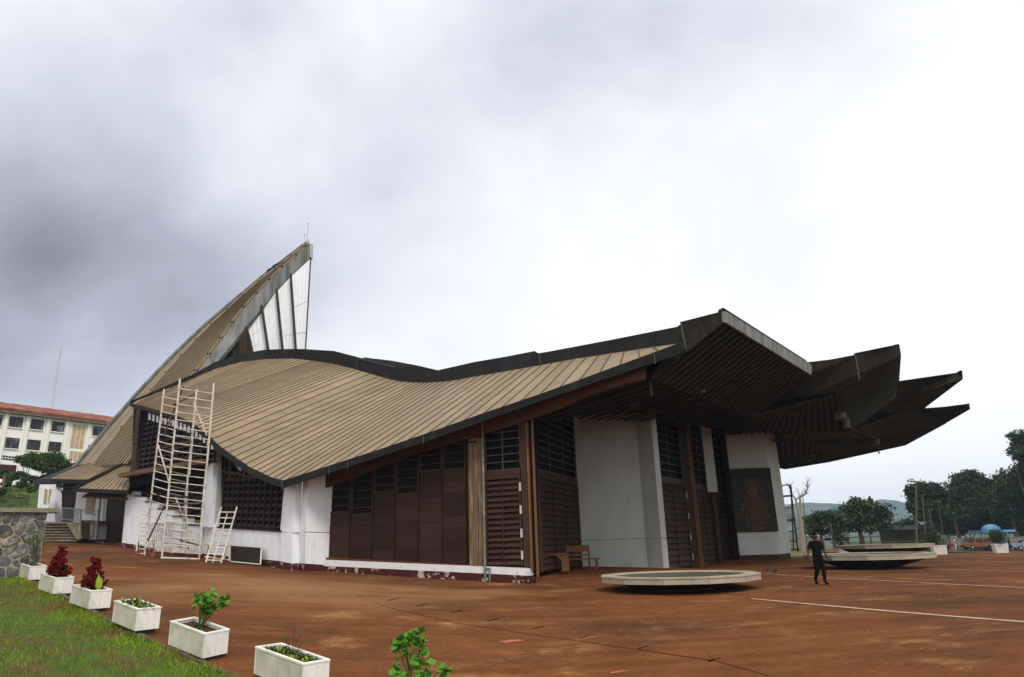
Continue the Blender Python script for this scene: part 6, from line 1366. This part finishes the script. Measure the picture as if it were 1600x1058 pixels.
# ------------------------------------------------------------------ things beyond the square, right
def car(px, py, Y, L_, face, paint, label, h=1.45, nm='car', truck=False, group=None):
    B = U(px, py, Y); t = thing(nm, B, label, 'car' if not truck else 'pickup', group); R = Matrix.Rotation(face, 3, 'Z'); W_ = lambda x, y, z: B+R @ Vector((x, y, z)); wd = 1.65
    half = L_/2; out = [(-half, .35), (-half, .75), (-half*.92, .85), (-half*.5, .92), (half*.55, .92), (half*.95, .80), (half, .6), (half, .35)]
    if truck: out = [(-half, .45), (-half, 1.0), (-half*.05, 1.0), (half*.55, 1.0), (half*.96, .9), (half, .6), (half, .45)]
    b = MB(); b.prism([W_(x, -wd/2, z) for x, z in out], R @ Vector((0, wd, 0))); O('body', b, paint, t)
    cab = [(-half*.72, .9), (-half*.48, h-.08), (-half*.4, h), (half*.12, h), (half*.2, h-.05), (half*.5, .9)] if not truck else [(-half*.02, .98), (half*.04, h), (half*.38, h), (half*.6, .98)]
    b = MB(); b.prism([W_(x, -wd/2+.12, z) for x, z in cab], R @ Vector((0, wd-.24, 0))); O('cabin', b, paint, t)
    gz0 = .96 if not truck else 1.06
    for sd_, y in ((-1, -wd/2+.115), (1, wd/2-.115)):
        for (xa, xb) in (((-half*.6, -half*.2), (-half*.16, half*.30)) if not truck else ((half*.06, half*.46),)):
            b = MB(); sh_ = .12; b.prism([W_(xa, y, gz0), W_(xb, y, gz0), W_(xb-sh_, y, h-.12), W_(xa+sh_*.6, y, h-.12)], R @ Vector((0, .012*sd_, 0))); O('side_window', b, 'carglass', t)
    b = MB(); x0, x1 = (half*.5, half*.21) if not truck else (half*.61, half*.39); b.prism([W_(x0, -.62, gz0), W_(x0, .62, gz0), W_(x1, .56, h-.1), W_(x1, -.56, h-.1)], R @ Vector((.02, 0, .02))); O('windscreen', b, 'carglass', t)
    for x in (-half*.62, half*.6):
        for y in (-wd/2+.02, wd/2-.02):
            b = MB(); b.tube(W_(x, y-.1, .3), W_(x, y+.1, .3), .31, n=14); wl_ = O('wheel', b, 'tyre', t); b = MB(); b.tube(W_(x, y-.11, .3), W_(x, y+.11, .3), .17, n=10); O('rim', b, 'steel', wl_)
    for y in (-.6, .6): b = MB(); b.ball(W_(half-.02, y, .62), .05, .13, .08, 6, 4); O('headlight', b, 'hinge', t)
    b = MB(); b.box(W_(half-.02, 0, .42), .12, wd*.96, .14, face); O('bumper', b, 'tyre', t); b = MB(); b.box(W_(-half+.02, 0, .42), .12, wd*.96, .14, face); O('bumper', b, 'tyre', t); return t
car(1297, 856, 98, 4.2, math.radians(160), 'cardwhite', 'small white car parked right behind the walking man')
car(1283, 840.5, 150, 5.4, math.radians(178), 'cardwhite', 'white pickup on the grass left of and behind the parked white car', 1.8, 'pickup_truck', True)
car(1530, 858, 104, 4.3, math.radians(175), 'taxi', 'orange taxi with a pale roof beyond the square')
car(1609, 859, 98, 4.4, math.radians(165), 'cargrey', 'silver-blue car cut off by the right edge')
for (x, Y, sh, lab) in ((1484, 100, 'red', 'person in red riding by left of the orange taxi'), (1492, 100, 'white', 'person in white just left of the orange taxi'), (1577, 98, 'darkcloth', 'dark-clothed person standing right of the square white flower box'), (1245.5, 92, 'white', 'person in pale clothes behind the rusty frame by the far pier')):
    p = U(x, 850, Y); p.z = fz(p.x, Y)+.1; person(p, math.radians(70), lab, 1.7, sh, .12)
for (x, lab) in ((1487, 'motorbike left of the orange taxi'), (1552, 'motorbike just right of the orange taxi')):
    B = U(x, 855, 101); B.z = fz(B.x, 101)+.12; t = thing('motorbike', B, lab, 'motorbike')
    for dx in (-.62, .62): b = MB(); b.tube(B+Vector((dx, -.05, .3)), B+Vector((dx, .05, .3)), .3, n=14); O('wheel', b, 'tyre', t)
    b = MB(); b.beam(B+Vector((-.55, 0, .62)), B+Vector((.15, 0, .7)), .25, .14); O('saddle', b, 'tyre', t)
    b = MB(); b.ball(B+Vector((.2, 0, .72)), .28, .14, .15); b.box(B+Vector((0, 0, .42)), .5, .2, .32); O('tank', b, 'rustwheel', t)
    b = MB(); b.tube(B+Vector((.62, 0, .3)), B+Vector((.42, 0, .95)), .035); b.tube(B+Vector((.42, -.3, .98)), B+Vector((.42, .3, .98)), .025); b.tube(B+Vector((-.62, 0, .3)), B+Vector((.1, 0, .45)), .03); O('fork', b, 'steel', t)
# white flower boxes with clipped bushes at the edge of the square
for i, (x, y, w_, lab, bl) in enumerate(((1321, 858, .8, 'white flower box left of the far basins', 'clipped round dark bush in the white box left of the far basins'), (1467, 860, .85, 'white flower box right of the far basins', 'clipped round dark bush in the white box right of the far basins'), (1563, 858.5, .8, 'white tapered flower box near the orange taxi', 'clipped round dark bush in the tapered box near the orange taxi'))):
    B = U(x, y, 57); g_ = gh(B.x, B.y); B.z = g_; t = thing('flower_box', B, lab, 'flower box', 'white flower boxes at the far edge of the square')
    b = MB(); b.ngon((B.x, B.y), w_*.72, g_, g_+.62, 4, w_*.8, a0=.5); O('box', b, 'planter', t); b = MB(); b.ngon((B.x, B.y), w_*.84, g_+.62, g_+.7, 4, a0=.5); O('rim', b, 'planter', t)
    bush('round_bush', (B.x-.25*(i < 2), B.y, g_+1.25), .75 if i < 2 else .5, .75, .75, 1800, .11, 'leafdark', bl)
# low walls, fence, roofs, pavilion
def lowwall(px0, px1, Y0_, Y1_, y0, h, label, m='concrete', nm='low_wall', th=.3):
    a, c = U(px0, y0, Y0_), U(px1, y0, Y1_); w1 = Wall(a, c); t = thing(nm, Vector((a.x, a.y, 0)), label, 'wall'); n = max(3, int(w1.len/3.2))
    for k in range(n): b = MB(); w1.box(b, w1.len*k/n+.02, w1.len*(k+1)/n-.02, -2.8, h, -th/2, th/2); O('wall_panel', b, m, t)
    b = MB(); w1.box(b, 0, w1.len, h, h+.08, -th*.7, th*.7); O('coping', b, m, t); return t
lowwall(1478, 1640, 112, 110, 845, .4, 'long dull concrete wall behind the taxi, below the blue dome')
lowwall(1378, 1430, 140, 140, 832, 1.1, 'grey garden wall left of the power pole')
fn = Wall(U(1325, 850, 62), U(1480, 850, 62)); t = thing('green_fence', fn.P(0, 0), 'thin dark green railing fence behind the far basins', 'fence')
b = MB(); b.tube(fn.P(0, .95), fn.P(fn.len, .95), .025, n=4); b.tube(fn.P(0, .25), fn.P(fn.len, .25), .025, n=4); O('rail', b, 'leafdark', t)
for k in range(60): b = MB(); s_ = fn.len*k/59; b.tube(fn.P(s_, 0), fn.P(s_, 1.0), .018, n=4); O('fence_bar', b, 'leafdark', t)
lamp_ = U(1262, 850, 76); 
for (x, ya, Y, lab) in ((1300.5, 815, 76, 'thin pole behind the parked white car'), (1258, 770, 78, 'thin pole leaning by the leafless tree')):
    B = TB(x, Y); t = thing('thin_pole', B, lab, 'pole'); b = MB(); b.tube(B, U(x-4, ya, Y), .06, .04); O('shaft', b, 'bark', t)
# houses
def house(px0, px1, y_e, y_r, Y, label, wallm='pier', roofm='cap', depth=6):
    a, c = U(px0, y_e, Y), U(px1, y_e, Y); r_ = U((px0+px1)/2, y_r, Y); z0 = -2.8; t = thing('small_house', Vector((a.x, Y, 0)), label, 'house'); w1 = Wall(a, c); h = a.z
    b = MB(); w1.box(b, .3, w1.len-.3, z0, h, -depth, 0); O('wall', b, wallm, t)
    b = MB(); m_ = w1.len/2; b.prism([w1.P(-.2, h-.1, .4), w1.P(w1.len+.2, h-.1, .4), w1.P(m_, r_.z, .4)], w1.n*-(depth+.8)); O('roof', b, roofm, t)
    for s_ in (.3, .7): b = MB(); w1.box(b, w1.len*s_-.5, w1.len*s_+.5, h*.35, h*.75, .0, .06); O('window', b, 'frame', t)
    return t
house(1400, 1421, 827, 820.5, 112, 'small dark gabled house between the wide tree and the power pole', 'fin_dark', 'edge')
house(1433, 1460, 826, 819.5, 106, 'pale gabled house with white bargeboards right behind the power pole', 'fin_dark', 'edge')
# power pole
B = TB(1428, 92); t = thing('power_pole', B, 'rusty brown power pole with a crossarm at the left of the tall trees', 'pole'); b = MB(); b.tube(B, U(1431.5, 752, 92), .14, .10); O('shaft', b, 'bark', t); b = MB(); b.beam(U(1417, 751.5, 92), U(1446, 755, 92), .14, .16); O('crossarm', b, 'rust', t)
b = MB(); b.tube(U(1431, 752, 92), U(1424, 748.5, 92), .05); b.ball(U(1423.5, 748.5, 92), .4, .15, .08); O('lamp_arm', b, 'steel', t)
b = MB()
for x in (1419, 1424, 1438, 1444): b.tube(U(x, 752, 92), U(x, 749.6, 92), .06)
O('insulator', b, 'hinge', t)
# blue pavilion
B = U(1550, 845, 109); B.z = fz(B.x, 109); t = thing('pavilion', B, 'round pavilion with a faded blue dome and flat light blue rim', 'pavilion')
pc = U(1550, 830, 109); b = MB(); b.ngon((pc.x, pc.y), 2.95, pc.z-.2, pc.z+.15, 24); O('canopy_rim', b, 'bluepaint', t)
b = MB(); m_ = 6
for i in range(m_): a0, a1 = math.pi/2*i/m_, math.pi/2*(i+1)/m_; b.ngon((pc.x-.1, pc.y), 1.3*math.cos(a0), pc.z+.12+.9*math.sin(a0), pc.z+.12+.9*math.sin(a1), 20, max(.02, 1.3*math.cos(a1)))
O('dome', b, 'bluedome', t)
for k in range(6): an = k*math.pi/3+.3; b = MB(); b.tube((pc.x+1.5*math.cos(an), pc.y+1.5*math.sin(an), B.z), (pc.x+1.5*math.cos(an), pc.y+1.5*math.sin(an), pc.z-.15), .09); O('column', b, 'hinge', t)
b = MB(); b.ngon((pc.x, pc.y), 1.5, B.z, B.z+1.1, 12); O('counter', b, 'fin_dark', t)
# rusty lattice frame beyond the far pier
t = thing('rack', TB(1238, 56), 'rusty steel ladder frame standing right of the far pier', 'frame')
PB = [((1221, 758.5), (1226, 862)), ((1234.5, 757.5), (1247, 862))]
for a, c in PB: tube_part('upright', U(*a, 56), U(*c, 56), .07, 'rust', t)
tube_part('upright', U(1236, 760, 57.2), U(1240, 858, 57.2), .06, 'rust', t)
for f in (.0, .16, .17, .34, .52, .54, .7, .85, .97):
    a = U(*[PB[0][0][k]+(PB[0][1][k]-PB[0][0][k])*f for k in (0, 1)], 56); c = U(*[PB[1][0][k]+(PB[1][1][k]-PB[1][0][k])*f for k in (0, 1)], 56); tube_part('crossbar', a, c, .05, 'rust', t)
a, c, d, e_ = U(1225, 793, 55.9), U(1239, 793, 55.9), U(1241.5, 809, 55.9), U(1227, 809, 55.9)
for k in range(6): tube_part('mesh_wire', a.lerp(e_, k/5), c.lerp(d, k/5), .02, 'steel', t); tube_part('mesh_wire', a.lerp(c, k/5), e_.lerp(d, k/5), .02, 'steel', t)
# ------------------------------------------------------------------ haze
hz = bpy.data.materials.new('air'); hz.use_nodes = True; T_ = hz.node_tree; T_.nodes.clear(); o_ = T_.nodes.new('ShaderNodeOutputMaterial'); pv = T_.nodes.new('ShaderNodeVolumePrincipled'); pv.inputs['Color'].default_value = (.60, .79, 1, 1); pv.inputs['Density'].default_value = .00028; pv.inputs['Anisotropy'].default_value = .2
T_.links.new(pv.outputs[0], o_.inputs['Volume']); M['air'] = hz
b = MB(); b.box((0, 800, 65), 4950, 3050, 140); h_ = O('haze', b, 'air', kind='stuff'); h_['label'] = 'pale haze over the far hills'
